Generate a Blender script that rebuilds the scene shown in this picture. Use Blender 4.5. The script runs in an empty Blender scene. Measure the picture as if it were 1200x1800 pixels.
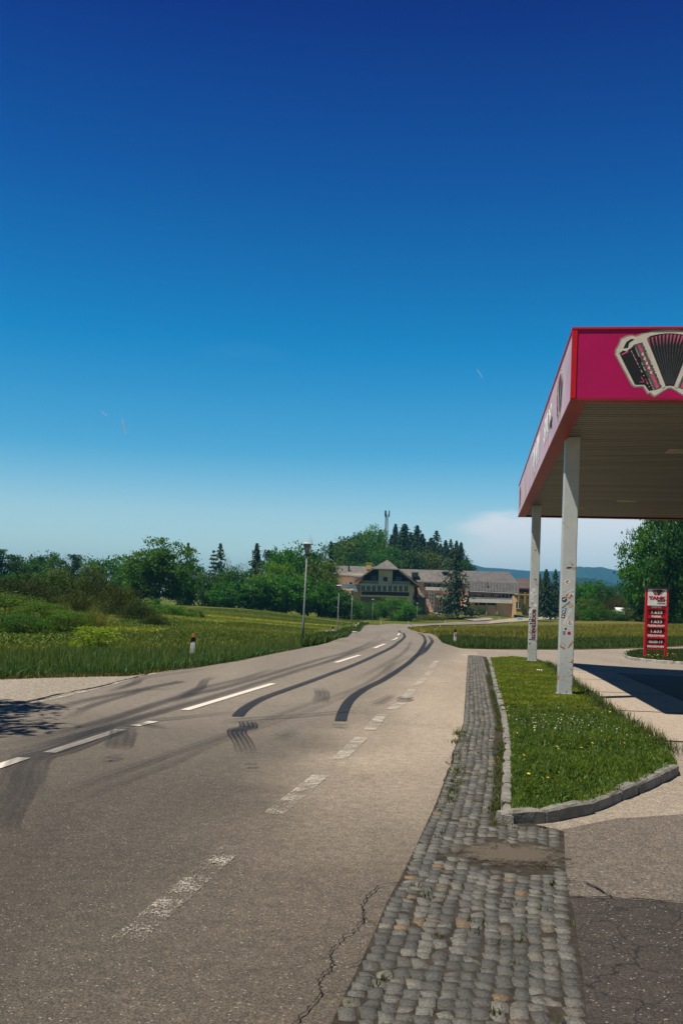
import bpy, bmesh, math, random
import numpy as np
from mathutils import Vector, Matrix, noise

R = math.radians
S = bpy.context.scene
COL = S.collection
random.seed(4)
rng = np.random.default_rng(11)

# ------------------------------------------------------------------ camera
EYE = 1.7
FPX = 1750.0           # focal length in pixels of the 1200x1800 photograph
ROLL = R(1.8)
HZ = 1064.7            # row of the optical axis (camera is level, lens shifted)
cam_d = bpy.data.cameras.new("camera")
cam = bpy.data.objects.new("camera", cam_d)
COL.objects.link(cam)
cam_d.sensor_fit = 'VERTICAL'
cam_d.sensor_height = 36.0
cam_d.lens = FPX / 1800 * 36.0
cam_d.shift_y = (HZ - 900) / 1800
cam_d.clip_start = 0.1
cam_d.clip_end = 30000
rx = Vector((math.cos(ROLL), 0, math.sin(ROLL)))
ux = Vector((-math.sin(ROLL), 0, math.cos(ROLL)))
m3 = Matrix((rx, ux, Vector((0, -1, 0)))).transposed()
cam.matrix_world = Matrix.Translation((0, 0, EYE)) @ m3.to_4x4()
S.camera = cam

# ------------------------------------------------------------------ sun, sky, exposure
SUN_EL, SUN_AZ = R(65), R(30)      # light travels towards +x, turned SUN_AZ towards +y
ldir = Vector((math.cos(SUN_EL) * math.cos(SUN_AZ), math.cos(SUN_EL) * math.sin(SUN_AZ), -math.sin(SUN_EL)))
sun_d = bpy.data.lights.new("sun", 'SUN')
sun_d.energy = 5.0
sun_d.angle = R(0.5)
sun_d.color = (1.0, 0.93, 0.82)
sun = bpy.data.objects.new("sun", sun_d)
COL.objects.link(sun)
sun.rotation_euler = ldir.to_track_quat('-Z', 'Y').to_euler()
sun.location = (-30, -20, 60)
S.view_settings.view_transform = 'Standard'
S.view_settings.look = 'None'
S.view_settings.gamma = 1
S.view_settings.exposure = 0.27

world = bpy.data.worlds.new("World")
S.world = world
world.use_nodes = True


class NB:
    """small node-building helper"""
    def __init__(s, nt):
        s.nt = nt

    def n(s, t, ins=None, **props):
        nd = s.nt.nodes.new(t)
        for k, v in props.items():
            setattr(nd, k, v)
        for k, v in (ins or {}).items():
            sock = nd.inputs[k]
            if hasattr(v, 'is_output'):
                s.nt.links.new(v, sock)
            else:
                sock.default_value = v
        return nd

    def math(s, op, a, b=0.0, c=0.0, clamp=False):
        nd = s.n('ShaderNodeMath', {0: a, 1: b, 2: c}, operation=op)
        nd.use_clamp = clamp
        return nd.outputs[0]

    def remap(s, v, a, b, c=0.0, d=1.0):
        return s.n('ShaderNodeMapRange', {0: v, 1: a, 2: b, 3: c, 4: d}, interpolation_type='SMOOTHSTEP').outputs[0]

    def mix(s, f, a, b, blend='MIX'):
        nd = s.n('ShaderNodeMix', data_type='RGBA', blend_type=blend)
        for i, v in ((0, f), (6, a), (7, b)):
            if hasattr(v, 'is_output'):
                s.nt.links.new(v, nd.inputs[i])
            else:
                nd.inputs[i].default_value = v if i == 0 else (tuple(v) + (1,))[:4]
        return nd.outputs[2]

    def noise(s, vec, scale, detail=3, rough=.5, dist=0):
        return s.n('ShaderNodeTexNoise', {'Vector': vec, 'Scale': scale, 'Detail': detail, 'Roughness': rough, 'Distortion': dist}).outputs[0]


wt = world.node_tree
wt.nodes.clear()
W = NB(wt)
sky = W.n('ShaderNodeTexSky', sky_type='NISHITA', sun_disc=False)
sky.sun_elevation = SUN_EL
sky.sun_rotation = math.atan2(-ldir.x, -ldir.y)
sky.altitude = 450
sky.air_density = 1.0
sky.dust_density = 0.25
sky.ozone_density = 3.0
tc = W.n('ShaderNodeTexCoord').outputs['Generated']
sep = W.n('ShaderNodeSeparateXYZ', {0: tc})
dx, dy, dz = sep.outputs
# a polarised spring sky: deeper and more saturated well above the horizon
hs = W.n('ShaderNodeHueSaturation', {'Hue': 0.497, 'Saturation': 1.25, 'Value': 1.0, 'Color': sky.outputs[0]}).outputs[0]
SKY_RAMP = W.n('ShaderNodeValToRGB', {0: dz})
cr = SKY_RAMP.color_ramp
cr.elements[0].position = 0.0
cr.elements[0].color = (1.1, 1.08, .94, 1)
cr.elements[1].position = 0.75
cr.elements[1].color = (.002, .045, .20, 1)
for p, c in ((.088, (1.05, 1.03, .90)), (.15, (.34, .80, .84)), (.2515, (.012, .65, .80)), (.396, (.0, .31, .624)), (.513, (.0, .095, .446)), (.57, (.0, .08, .36))):
    e = cr.elements.new(p)
    e.color = c + (1,)
pol = W.mix(1.0, hs, SKY_RAMP.outputs[0], 'MULTIPLY')
# the half of the sky behind the camera and the zenith are dimmed to weaken the ambient fill light
back = W.remap(dy, -.35, .35, .45, 1.0)
pol = W.n('ShaderNodeVectorMath', {0: pol, 3: back}, operation='SCALE').outputs[0]
# thin cloud low over the mountains, a few faint cirrus wisps
uu = W.math('DIVIDE', dx, W.math('MAXIMUM', dy, 0.05))
cv = W.n('ShaderNodeCombineXYZ', {0: W.math('MULTIPLY', uu, 6.0), 1: W.math('MULTIPLY', dz, 30.0), 2: 0.0}).outputs[0]
n1 = W.noise(cv, 1.3, 5, .6, .6)
n2 = W.noise(cv, 0.6, 4, .55, .2)
edge = W.remap(W.math('ADD', uu, W.math('MULTIPLY', W.math('SUBTRACT', n1, .5), .10)), .085, .155)
lens = W.math('MULTIPLY', W.math('MAXIMUM', W.math('SUBTRACT', .15, uu), 0.0), .28)
elw = W.math('ADD', W.math('ADD', dz, lens), W.math('MULTIPLY', W.math('SUBTRACT', n1, .5), .022))
topm = W.remap(elw, .102, .090)
botm = W.remap(dz, .02, .085, .42, 1.0)
ahead = W.math('GREATER_THAN', dy, 0.05)
rightfade = W.remap(uu, .38, .75, 1.0, 0.0)
cl = W.math('MULTIPLY', W.math('MULTIPLY', W.math('MULTIPLY', edge, topm), W.math('MULTIPLY', botm, ahead)), rightfade)
cl = W.math('MULTIPLY', cl, W.remap(n2, .2, .65,   .85, 1.0))
cv2 = W.n('ShaderNodeCombineXYZ', {0: W.math('MULTIPLY', uu, 3.0), 1: W.math('MULTIPLY', dz, 26.0), 2: 3.3}).outputs[0]
wisp = W.math('MULTIPLY', W.remap(W.noise(cv2, 1.0, 5, .6, .8), .60, .80), W.math('MULTIPLY', W.remap(dz, .5, .2), .012))
cmask = W.math('ADD', cl, W.math('MULTIPLY', wisp, ahead), clamp=True)
skyc = W.mix(cmask, pol, (6.6, 6.7, 6.8))
bg = W.n('ShaderNodeBackground', {'Color': skyc, 'Strength': 0.120})
wo = W.n('ShaderNodeOutputWorld', {'Surface': bg.outputs[0]})

# ------------------------------------------------------------------ geometry of the view and the terrain
cR, sR = math.cos(ROLL), math.sin(ROLL)


def ray(px, py):
    a, b = (px - 600) / FPX, -(py - HZ) / FPX
    return (a * cR - b * sR, a * sR + b * cR)      # X and Z per metre of depth


def PD(px, py, d):
    a, b = ray(px, py)
    return Vector((a * d, d, EYE + b * d))


def smooth(t):
    t = np.clip(t, 0, 1)
    return t * t * (3 - 2 * t)


ctl = []
for px, py, z in [(529, 1139, 0), (609, 1121, -.5), (633, 1111, -.9), (637, 1104, -1.1), (649, 1099, -1.3), (700, 1097.5, -1.4),
                  (760, 1097, -1.4), (800, 1094, -1.1), (876, 1090, -.6), (926, 1086, 0), (972, 1083, .6),
                  (767, 1120, -.4), (740, 1114, -.7), (717, 1106, -1.1), (720, 1103, -1.2), (736, 1102, -1.3), (800, 1099, -1.3),
                  (860, 1097, -1.1), (926, 1092, -.6), (972, 1088, -.1), (880, 1078, 1.0), (780, 1079, .4), (700, 1086, -.9),
                  (100, 1127, 0), (280, 1110, 0), (350, 1085, .3), (380, 1068, .7), (460, 1072, .6), (540, 1083, -.4), (620, 1087, -1),
                  (671, 1091, -1.4), (0, 1100, 0), (1000, 1091, .4), (1100, 1092, .6), (1190, 1088, 1.2), (900, 1115, -.2),
                  (1000, 1120, -.3), (1150, 1120, -.3), (1000, 1141, -.4), (1180, 1139, -.35), (860, 1141, -.2), (1100, 1177, -.3),
                  (1150, 1160, -.35), (592, 1116, -1.0), (480, 1100, -.1), (400, 1110, 0)]:
    a, b = ray(px, py)
    d = (z - EYE) / b
    ctl.append((a * d, d, z))
ctl += [(x, y, 0.0) for x in (-60, -30, -15, -5, 3) for y in (0, 15, 30)] + [(5, 32, 0), (6.2, 32, 0), (4, 40, 0), (-8, 42, 0), (8, 22, 0), (14, 22, -.05), (25, 22, -.05), (25, 0, 0), (50, 0, 0), (50, 30, -.3), (60, 60, -.3)]
ctl += [(-150, 100, .5), (-150, 200, 1), (-90, 200, .8), (-250, 250, 1), (150, 150, 2), (250, 300, 6), (80, 280, 1.5), (110, 230, 1.2),
        (0, 300, 1), (40, 320, 3), (20, 400, 21), (-10, 400, 15), (55, 400, 12), (-45, 390, 0), (-30, 330, 0), (90, 400, 3), (-150, 400, 0), (150, 450, 3),
        (10, 470, 24), (60, 480, 14), (0, 600, 14), (200, 600, 6), (-300, 600, 0), (-60, 480, 4), (-300, 0, 0), (300, 0, 0), (300, 150, 4)]
CT = np.array(ctl)


def _phi(r2):
    return 0.5 * r2 * np.log(r2 + 1e-9)


_n = len(CT)
_d2 = ((CT[:, None, :2] - CT[None, :, :2]) ** 2).sum(-1)
_A = np.zeros((_n + 3, _n + 3))
_A[:_n, :_n] = _phi(_d2) + np.eye(_n) * 20.0
_A[:_n, _n] = _A[_n, :_n] = 1
_A[:_n, _n + 1:] = CT[:, :2]
_A[_n + 1:, :_n] = CT[:, :2].T
_w = np.linalg.solve(_A, np.concatenate([CT[:, 2], np.zeros(3)]))


def ZG(x, y):
    """terrain height (arrays)"""
    x = np.atleast_1d(np.asarray(x, float))
    y = np.atleast_1d(np.asarray(y, float))
    out = np.empty(x.shape)
    for i in range(0, len(x), 4000):
        xs, ys = x[i:i + 4000], y[i:i + 4000]
        r2 = (xs[:, None] - CT[None, :, 0]) ** 2 + (ys[:, None] - CT[None, :, 1]) ** 2
        out[i:i + 4000] = _phi(r2) @ _w[:_n] + _w[_n] + xs * _w[_n + 1] + ys * _w[_n + 2]
    far = smooth((np.hypot(x, y) - 420) / 300)
    out = out * (1 - far) + 4.0 * far
    return out * smooth((y - 20) / 14) * (1 - 0 * x)


def zg(x, y):
    return float(ZG([x], [y])[0])


def at(px, py):
    """point of the terrain seen at a pixel of the photograph"""
    a, b = ray(px, py)
    ds = np.arange(2.0, 420, 0.25)
    h = EYE + b * ds - ZG(a * ds, ds)
    k = np.argmax(h < 0)
    if h[k] >= 0:
        k = len(ds) - 1
    d0, d1 = (ds[k - 1], ds[k]) if k else (0.5, ds[0])
    if k == 0:
        d0 = d1 = EYE / -b
    for _ in range(20):
        dm = (d0 + d1) / 2
        if EYE + b * dm - zg(a * dm, dm) > 0:
            d0 = dm
        else:
            d1 = dm
    return Vector((a * d1, d1, zg(a * d1, d1)))


def xy(px, py):
    p = at(px, py)
    return (p.x, p.y)


# ------------------------------------------------------------------ materials
def new_mat(name):
    m = bpy.data.materials.new(name)
    m.use_nodes = True
    nt = m.node_tree
    b = nt.nodes['Principled BSDF']
    return m, NB(nt), b


def setc(N, b, key, v):
    if hasattr(v, 'is_output'):
        N.nt.links.new(v, b.inputs[key])
    else:
        b.inputs[key].default_value = v if not isinstance(v, tuple) else (v + (1,))[:4]


def simple(name, col, rough=.6, var=.15, scale=3.0, bump=0.0, bscale=40.0, metal=0.0, spec=.4, dirt=None, dirt_amt=.5):
    m, N, b = new_mat(name)
    v = N.n('ShaderNodeTexCoord').outputs['Object']
    f = N.noise(v, scale, 4, .6)
    f = N.remap(f, .3, .7)
    lo = tuple(c * (1 - var) for c in col)
    hi = tuple(min(1, c * (1 + var)) for c in col)
    c = N.mix(f, lo, hi)
    if dirt:
        g = N.remap(N.noise(v, scale * 2.3, 5, .7, .5), .55, .75, 0, dirt_amt)
        c = N.mix(g, c, dirt)
    setc(N, b, 'Base Color', c)
    b.inputs['Roughness'].default_value = rough
    b.inputs['Metallic'].default_value = metal
    b.inputs['Specular IOR Level'].default_value = spec
    if bump:
        h = N.noise(v, bscale, 3)
        bp = N.n('ShaderNodeBump', {'Strength': bump, 'Distance': .02, 'Height': h})
        N.nt.links.new(bp.outputs[0], b.inputs['Normal'])
    return m


def foliage(name, transl=.36, rough=.55):
    """leaf material: the object's own colour times a per-leaf tint"""
    m, N, b = new_mat(name)
    oi = N.n('ShaderNodeObjectInfo')
    tint = N.n('ShaderNodeAttribute', attribute_name='tint', attribute_type='GEOMETRY').outputs['Fac']
    warm = N.mix(N.math('MULTIPLY', tint, .8, clamp=True), (.55, .72, .75), (1.35, 1.3, .75))
    c = N.mix(1.0, oi.outputs['Color'], warm, 'MULTIPLY')
    setc(N, b, 'Base Color', c)
    b.inputs['Roughness'].default_value = rough
    b.inputs['Specular IOR Level'].default_value = .25
    tr = N.n('ShaderNodeBsdfTranslucent', {'Color': N.mix(1.0, c, (1.3, 1.5, .5), 'MULTIPLY')})
    mx = N.n('ShaderNodeMixShader', {0: transl, 1: b.outputs[0], 2: tr.outputs[0]})
    N.nt.links.new(mx.outputs[0], N.nt.nodes['Material Output'].inputs[0])
    return m


# ------------------------------------------------------------------ mesh helpers
def link(name, me, parent=None):
    o = bpy.data.objects.new(name, me)
    COL.objects.link(o)
    if parent:
        o.parent = parent
    return o


def tag(o, label=None, cat=None, group=None, kind=None):
    for k, v in (('label', label), ('category', cat), ('group', group), ('kind', kind)):
        if v:
            o[k] = v
    return o


def empty(name, loc, rz=0.0):
    o = bpy.data.objects.new(name, None)
    COL.objects.link(o)
    o.location = loc
    o.rotation_euler = (0, 0, rz)
    o.empty_display_size = .2
    return o


class MB:
    """collects shapes and links them as one mesh object"""
    def __init__(s):
        s.v, s.f, s.m = [], [], []

    def add(s, vs, fs, mi=0):
        k = len(s.v)
        s.v += [tuple(v) for v in vs]
        s.f += [tuple(i + k for i in f) for f in fs]
        s.m += [mi] * len(fs)
        return s

    def box(s, c, size, mi=0, M=None, ch=0.0):
        """box, optionally with chamfered long edges"""
        hx, hy, hz = size[0] / 2, size[1] / 2, size[2] / 2
        if ch <= 0:
            vs = [(i * hx, j * hy, k * hz) for k in (-1, 1) for j in (-1, 1) for i in (-1, 1)]
            fs = [(0, 2, 3, 1), (4, 5, 7, 6), (0, 1, 5, 4), (2, 6, 7, 3), (0, 4, 6, 2), (1, 3, 7, 5)]
        else:
            r = []
            for z, q in ((-hz, ch), (-hz + ch, 0), (hz - ch, 0), (hz, ch)):
                X, Y = hx - q, hy - q
                for (px, py) in ((-X + ch, -Y), (X - ch, -Y), (X, -Y + ch), (X, Y - ch), (X - ch, Y), (-X + ch, Y), (-X, Y - ch), (-X, -Y + ch)):
                    r.append((px, py, z))
            vs = r
            fs = [tuple(range(7, -1, -1)), tuple(range(24, 32))]
            for a in range(3):
                for i in range(8):
                    j = (i + 1) % 8
                    fs.append((a * 8 + i, a * 8 + j, a * 8 + 8 + j, a * 8 + 8 + i))
        out = []
        for v in vs:
            p = Vector(v)
            if M is not None:
                p = M @ p
            out.append(p + Vector(c))
        return s.add(out, fs, mi)

    def span(s, x0, x1, y0, y1, z0, z1, mi=0):
        return s.box(((x0 + x1) / 2, (y0 + y1) / 2, (z0 + z1) / 2), (abs(x1 - x0), abs(y1 - y0), abs(z1 - z0)), mi)

    def prism(s, pts, ax, lo, hi, mi=0):
        """polygon pts (2D) extruded along axis ax ('x','y','z')"""
        def mk(p, t):
            return {'x': (t, p[0], p[1]), 'y': (p[0], t, p[1]), 'z': (p[0], p[1], t)}[ax]
        n = len(pts)
        vs = [mk(p, lo) for p in pts] + [mk(p, hi) for p in pts]
        fs = [tuple(range(n)), tuple(range(2 * n - 1, n - 1, -1))] + [(i, i + n, (i + 1) % n + n, (i + 1) % n) for i in range(n)]
        return s.add(vs, fs, mi)

    def tube(s, pts, rad, n=8, mi=0, cap=True):
        pts = [Vector(p) for p in pts]
        rings = []
        for i, p in enumerate(pts):
            t = (pts[min(i + 1, len(pts) - 1)] - pts[max(i - 1, 0)]).normalized()
            a = t.cross(Vector((0, 0, 1)) if abs(t.z) < .9 else Vector((1, 0, 0))).normalized()
            b = t.cross(a)
            r = rad[i] if isinstance(rad, (list, tuple)) else rad
            rings += [p + (a * math.cos(6.28319 * k / n) + b * math.sin(6.28319 * k / n)) * r for k in range(n)]
        fs = []
        for i in range(len(pts) - 1):
            for k in range(n):
                fs.append((i * n + k, i * n + (k + 1) % n, (i + 1) * n + (k + 1) % n, (i + 1) * n + k))
        if cap:
            fs += [tuple(range(n - 1, -1, -1)), tuple(range((len(pts) - 1) * n, len(pts) * n))]
        return s.add(rings, fs, mi)

    def lathe(s, prof, n=20, mi=0, c=(0, 0, 0)):
        vs = [(c[0] + r * math.cos(6.28319 * k / n), c[1] + r * math.sin(6.28319 * k / n), c[2] + z) for r, z in prof for k in range(n)]
        fs = [(i * n + k, i * n + (k + 1) % n, (i + 1) * n + (k + 1) % n, (i + 1) * n + k) for i in range(len(prof) - 1) for k in range(n)]
        fs += [tuple(range(n - 1, -1, -1)), tuple(range((len(prof) - 1) * n, len(prof) * n))]
        return s.add(vs, fs, mi)

    def mesh(s, name, mats, smooth_=False, fix=True):
        me = bpy.data.meshes.new(name)
        me.from_pydata(s.v, [], s.f)
        for m in (mats if isinstance(mats, (list, tuple)) else [mats]):
            me.materials.append(m)
        me.polygons.foreach_set('material_index', s.m)
        if fix:
            bm = bmesh.new()
            bm.from_mesh(me)
            bmesh.ops.recalc_face_normals(bm, faces=bm.faces)
            bm.to_mesh(me)
            bm.free()
        if smooth_:
            me.polygons.foreach_set('use_smooth', [True] * len(me.polygons))
        me.update()
        return me

    def build(s, name, mats, parent=None, smooth_=False, fix=True):
        return link(name, s.mesh(name, mats, smooth_, fix), parent)


def np_mesh(name, V, F, mat, tint=None, smooth_=False, mi=None):
    """fast mesh from numpy; F is (n,k)"""
    me = bpy.data.meshes.new(name)
    n, k = F.shape
    me.vertices.add(len(V))
    me.vertices.foreach_set('co', np.ascontiguousarray(V, dtype=np.float32).ravel())
    me.loops.add(n * k)
    me.loops.foreach_set('vertex_index', np.ascontiguousarray(F, dtype=np.int32).ravel())
    me.polygons.add(n)
    me.polygons.foreach_set('loop_start', np.arange(0, n * k, k, dtype=np.int32))
    if tint is not None:
        at_ = me.attributes.new('tint', 'FLOAT', 'POINT')
        at_.data.foreach_set('value', np.ascontiguousarray(tint, dtype=np.float32))
    for m in (mat if isinstance(mat, (list, tuple)) else [mat]):
        me.materials.append(m)
    if mi is not None:
        me.polygons.foreach_set('material_index', np.ascontiguousarray(mi, dtype=np.int32))
    if smooth_:
        me.polygons.foreach_set('use_smooth', np.ones(n, dtype=bool))
    me.update(calc_edges=True)
    me.validate()
    return me


def sheet(name, pts, mat, off, step=2.0, kind='structure', ymax_cut=None):
    """flat polygon of ground points draped over the terrain"""
    bm = bmesh.new()
    vs = [bm.verts.new((p[0], p[1], 0)) for p in pts]
    bm.faces.new(vs)
    bmesh.ops.triangulate(bm, faces=bm.faces[:])
    xs = [p[0] for p in pts]
    ys = [p[1] for p in pts]
    y = math.floor(min(ys) / step) * step + step
    while y < max(ys):
        if y > 18:
            bmesh.ops.bisect_plane(bm, geom=bm.verts[:] + bm.edges[:] + bm.faces[:], plane_co=(0, y, 0), plane_no=(0, 1, 0))
        y += step
    x = math.floor(min(xs) / step) * step + step
    if max(ys) > 20:
        while x < max(xs):
            bmesh.ops.bisect_plane(bm, geom=bm.verts[:] + bm.edges[:] + bm.faces[:], plane_co=(x, 0, 0), plane_no=(1, 0, 0))
            x += step
    V = np.array([v.co[:] for v in bm.verts])
    Z = ZG(V[:, 0], V[:, 1])
    for v, z in zip(bm.verts, Z):
        v.co.z = z + (off(v.co.x, v.co.y) if callable(off) else off)
    bmesh.ops.recalc_face_normals(bm, faces=bm.faces)
    for f in bm.faces:
        if f.normal.z < 0:
            f.normal_flip()
    me = bpy.data.meshes.new(name)
    bm.to_mesh(me)
    bm.free()
    me.materials.append(mat)
    me.polygons.foreach_set('use_smooth', [True] * len(me.polygons))
    o = link(name, me)
    tag(o, kind=kind)
    return o


def inpoly(P, poly):
    x, y = P[:, 0], P[:, 1]
    c = np.zeros(len(P), bool)
    n = len(poly)
    for i in range(n):
        x0, y0 = poly[i]
        x1, y1 = poly[(i + 1) % n]
        if y0 == y1:
            continue
        c ^= ((y0 > y) != (y1 > y)) & (x < (x1 - x0) * (y - y0) / (y1 - y0) + x0)
    return c


def scatter(poly, n, dens=None):
    poly = [tuple(p[:2]) for p in poly]
    lo, hi = np.min(poly, 0), np.max(poly, 0)
    out = np.empty((0, 2))
    while len(out) < n:
        P = rng.random((n * 2, 2)) * (hi - lo) + lo
        P = P[inpoly(P, poly)]
        if dens is not None:
            P = P[rng.random(len(P)) < dens(P)]
        out = np.vstack([out, P])
    return out[:n]


def fbm(P, s, seed=0.0):
    return np.array([noise.noise(Vector((p[0] * s + seed, p[1] * s, seed))) for p in P])


def blades(P, Z, h, w, lean=.45):
    """curved grass blades; returns V, F (quads+tri as degenerate-free quads), tint"""
    n = len(P)
    a = rng.random(n) * 6.283
    L = rng.random(n) * lean * h
    d = np.stack([np.cos(a), np.sin(a)], 1)
    b = rng.random(n) * 6.283
    s = np.stack([np.cos(b), np.sin(b)], 1) * (w / 2)[:, None]
    V = np.zeros((n, 6, 3))
    base = np.concatenate([P, Z[:, None]], 1)
    V[:, 0, :2] = P - s
    V[:, 1, :2] = P + s
    V[:, 2, :2] = P + s * .8 + d * (L * .3)[:, None]
    V[:, 3, :2] = P - s * .8 + d * (L * .3)[:, None]
    V[:, 4, :2] = P + s * .12 + d * L[:, None]
    V[:, 5, :2] = P - s * .12 + d * L[:, None]
    V[:, 0:2, 2] = (Z - .01)[:, None]
    V[:, 2:4, 2] = (Z + h * .55)[:, None]
    V[:, 4:6, 2] = (Z + h * (1 - .25 * L / np.maximum(h, 1e-3)))[:, None]
    k = np.arange(n)[:, None] * 6
    F = np.concatenate([k + np.array([0, 1, 2, 3]), k + np.array([3, 2, 4, 5])], 0)
    return V.reshape(-1, 3), F


def text_mesh(body, size, mat, ex=.002, bold=0.0, shear=0.0):
    """lettering as a mesh lying in x-z, facing -y, centred"""
    cu = bpy.data.curves.new('lettering', 'FONT')
    cu.body = body
    cu.size = size
    cu.extrude = ex
    cu.offset = bold
    cu.shear = shear
    cu.align_x = 'CENTER'
    cu.align_y = 'CENTER'
    cu.resolution_u = 3
    o = bpy.data.objects.new('lettering', cu)
    COL.objects.link(o)
    dg = bpy.context.evaluated_depsgraph_get()
    dg.update()
    me = bpy.data.meshes.new_from_object(o.evaluated_get(dg))
    bpy.data.objects.remove(o)
    me.transform(Matrix.Rotation(math.pi / 2, 4, 'X'))
    me.materials.clear()
    me.materials.append(mat)
    return me


# ------------------------------------------------------------------ ground materials
_l0, _l1 = at(235, 1640), at(757, 1178)
LK = (_l1.x - _l0.x) / (_l1.y - _l0.y)
LX = _l0.x - LK * _l0.y             # edge line of the lane: x = LX + LK*y


def asphalt(name, lane, edge, grain=1.0, specks=True, contrast=1.0, near=None):
    m, N, b = new_mat(name)
    v = N.n('ShaderNodeTexCoord').outputs['Object']
    x, y, z = N.n('ShaderNodeSeparateXYZ', {0: v}).outputs
    u = N.math('SUBTRACT', x, N.math('ADD', N.math('MULTIPLY', y, LK), LX))
    wob = N.math('MULTIPLY', N.math('SUBTRACT', N.noise(v, .35, 4, .6), .5), 1.6)
    f = N.remap(N.math('ADD', u, wob), -.9, .8)
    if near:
        lane_c = N.mix(N.remap(N.math('ADD', y, N.math('MULTIPLY', wob, 3.0)), 6, 19), near, lane)  # foreground darkening of a lens vignette put into the lane colour
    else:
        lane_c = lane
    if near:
        edge = N.mix(N.remap(N.math('ADD', y, N.math('MULTIPLY', wob, 2.2)), 4.5, 12.0), tuple(k * 1.75 for k in near), edge)  # same vignette darkening put into the shoulder colour
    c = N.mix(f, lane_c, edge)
    # wheel-worn bands and old stains, stretched along the road
    mp = N.n('ShaderNodeMapping', {'Vector': v, 'Rotation': (0, 0, math.atan(LK)), 'Scale': (1, .18, 1)}).outputs[0]
    band = N.remap(N.noise(mp, .55, 4, .6), .3, .72)
    c = N.mix(N.math('MULTIPLY', band, .52 * contrast), c, tuple(k * .55 for k in lane))
    blot = N.remap(N.noise(v, .8, 5, .65, .4), .55, .74)
    c = N.mix(N.math('MULTIPLY', blot, .52 * contrast), c, tuple(k * .5 for k in lane))
    fine = N.remap(N.noise(v, 9, 5, .7), .25, .75)
    c = N.mix(fine, N.mix(1, c, (.80, .80, .80), 'MULTIPLY'), N.mix(1, c, (1.17, 1.16, 1.14), 'MULTIPLY'))
    vor = N.n('ShaderNodeTexVoronoi', {'Vector': v, 'Scale': 125.0 / grain})
    gr = N.n('ShaderNodeSeparateColor', {0: vor.outputs['Color']}).outputs[0]
    g = N.remap(gr, .05, .95)
    c = N.mix(g, N.mix(1, c, (.60, .60, .61), 'MULTIPLY'), N.mix(1, c, (1.30, 1.28, 1.25), 'MULTIPLY'))
    wh = N.math('GREATER_THAN', gr, .985)
    c = N.mix(N.math('MULTIPLY', wh, .4), c, (.50, .47, .41))
    setc(N, b, 'Base Color', c)
    b.inputs['Roughness'].default_value = .82
    b.inputs['Specular IOR Level'].default_value = .35
    hgt = N.math('ADD', N.math('MULTIPLY', vor.outputs['Distance'], -1.0), N.math('MULTIPLY', fine, .4))
    bp = N.n('ShaderNodeBump', {'Strength': .55, 'Distance': .006 * grain, 'Height': hgt})
    N.nt.links.new(bp.outputs[0], b.inputs['Normal'])
    return m


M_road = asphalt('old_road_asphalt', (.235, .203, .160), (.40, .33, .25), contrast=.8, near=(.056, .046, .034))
M_fore = asphalt('forecourt_asphalt', (.31, .262, .205), (.31, .262, .205), 1.2, contrast=.6)
M_coarse = asphalt('coarse_asphalt', (.150, .127, .100), (.150, .127, .100), 1.5, contrast=.5)
M_dark = asphalt('cracked_asphalt', (.085, .072, .060), (.085, .072, .060), 1.0, contrast=.8)
M_gravel = asphalt('layby_gravel', (.33, .285, .225), (.33, .285, .225), 3.0, contrast=.7)
M_conc = asphalt('concrete_slab', (.40, .33, .255), (.40, .33, .255), .8, contrast=.35)


def meadow(name, cols, streak=(.022, .13), sc=1.0, fine=9.0, bumps=.8):
    m, N, b = new_mat(name)
    v = N.n('ShaderNodeTexCoord').outputs['Object']
    mp = N.n('ShaderNodeMapping', {'Vector': v, 'Rotation': (0, 0, R(12)), 'Scale': (streak[0], streak[1], 1)}).outputs[0]
    f = N.noise(mp, sc, 6, .65, .7)
    r = N.n('ShaderNodeValToRGB', {0: f})
    e = r.color_ramp.elements
    e[0].position, e[0].color = .30, cols[0] + (1,)
    e[1].position, e[1].color = .72, cols[-1] + (1,)
    for i, c in enumerate(cols[1:-1]):
        q = e.new(.30 + .42 * (i + 1) / (len(cols) - 1))
        q.color = c + (1,)
    g = N.remap(N.noise(v, fine, 5, .75), .25, .75)
    c = N.mix(g, N.mix(1, r.outputs[0], (.5, .52, .5), 'MULTIPLY'), N.mix(1, r.outputs[0], (1.4, 1.38, 1.3), 'MULTIPLY'))
    setc(N, b, 'Base Color', c)
    b.inputs['Roughness'].default_value = .9
    b.inputs['Specular IOR Level'].default_value = .1
    bp = N.n('ShaderNodeBump', {'Strength': bumps, 'Distance': .25, 'Height': N.noise(v, fine * .6, 5, .7)})
    N.nt.links.new(bp.outputs[0], b.inputs['Normal'])
    return m


M_ground = meadow('meadow_ground', [(.036, .060, .007), (.062, .084, .010), (.135, .146, .020), (.052, .078, .010), (.115, .092, .028)])
M_field = meadow('field_ground', [(.080, .090, .014), (.130, .122, .024), (.16, .14, .035), (.095, .105, .018)], (.05, .16))
M_soil = meadow('mown_soil', [(.022, .034, .008), (.04, .055, .012), (.05, .05, .018)], (1, 1), .8, 30)
M_dirt = simple('joint_dirt', (.036, .027, .017), .95, .45, 9, .6, 70)
M_sand = simple('sandy_grit', (.105, .083, .056), .95, .3, 14, .6, 120)

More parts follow.
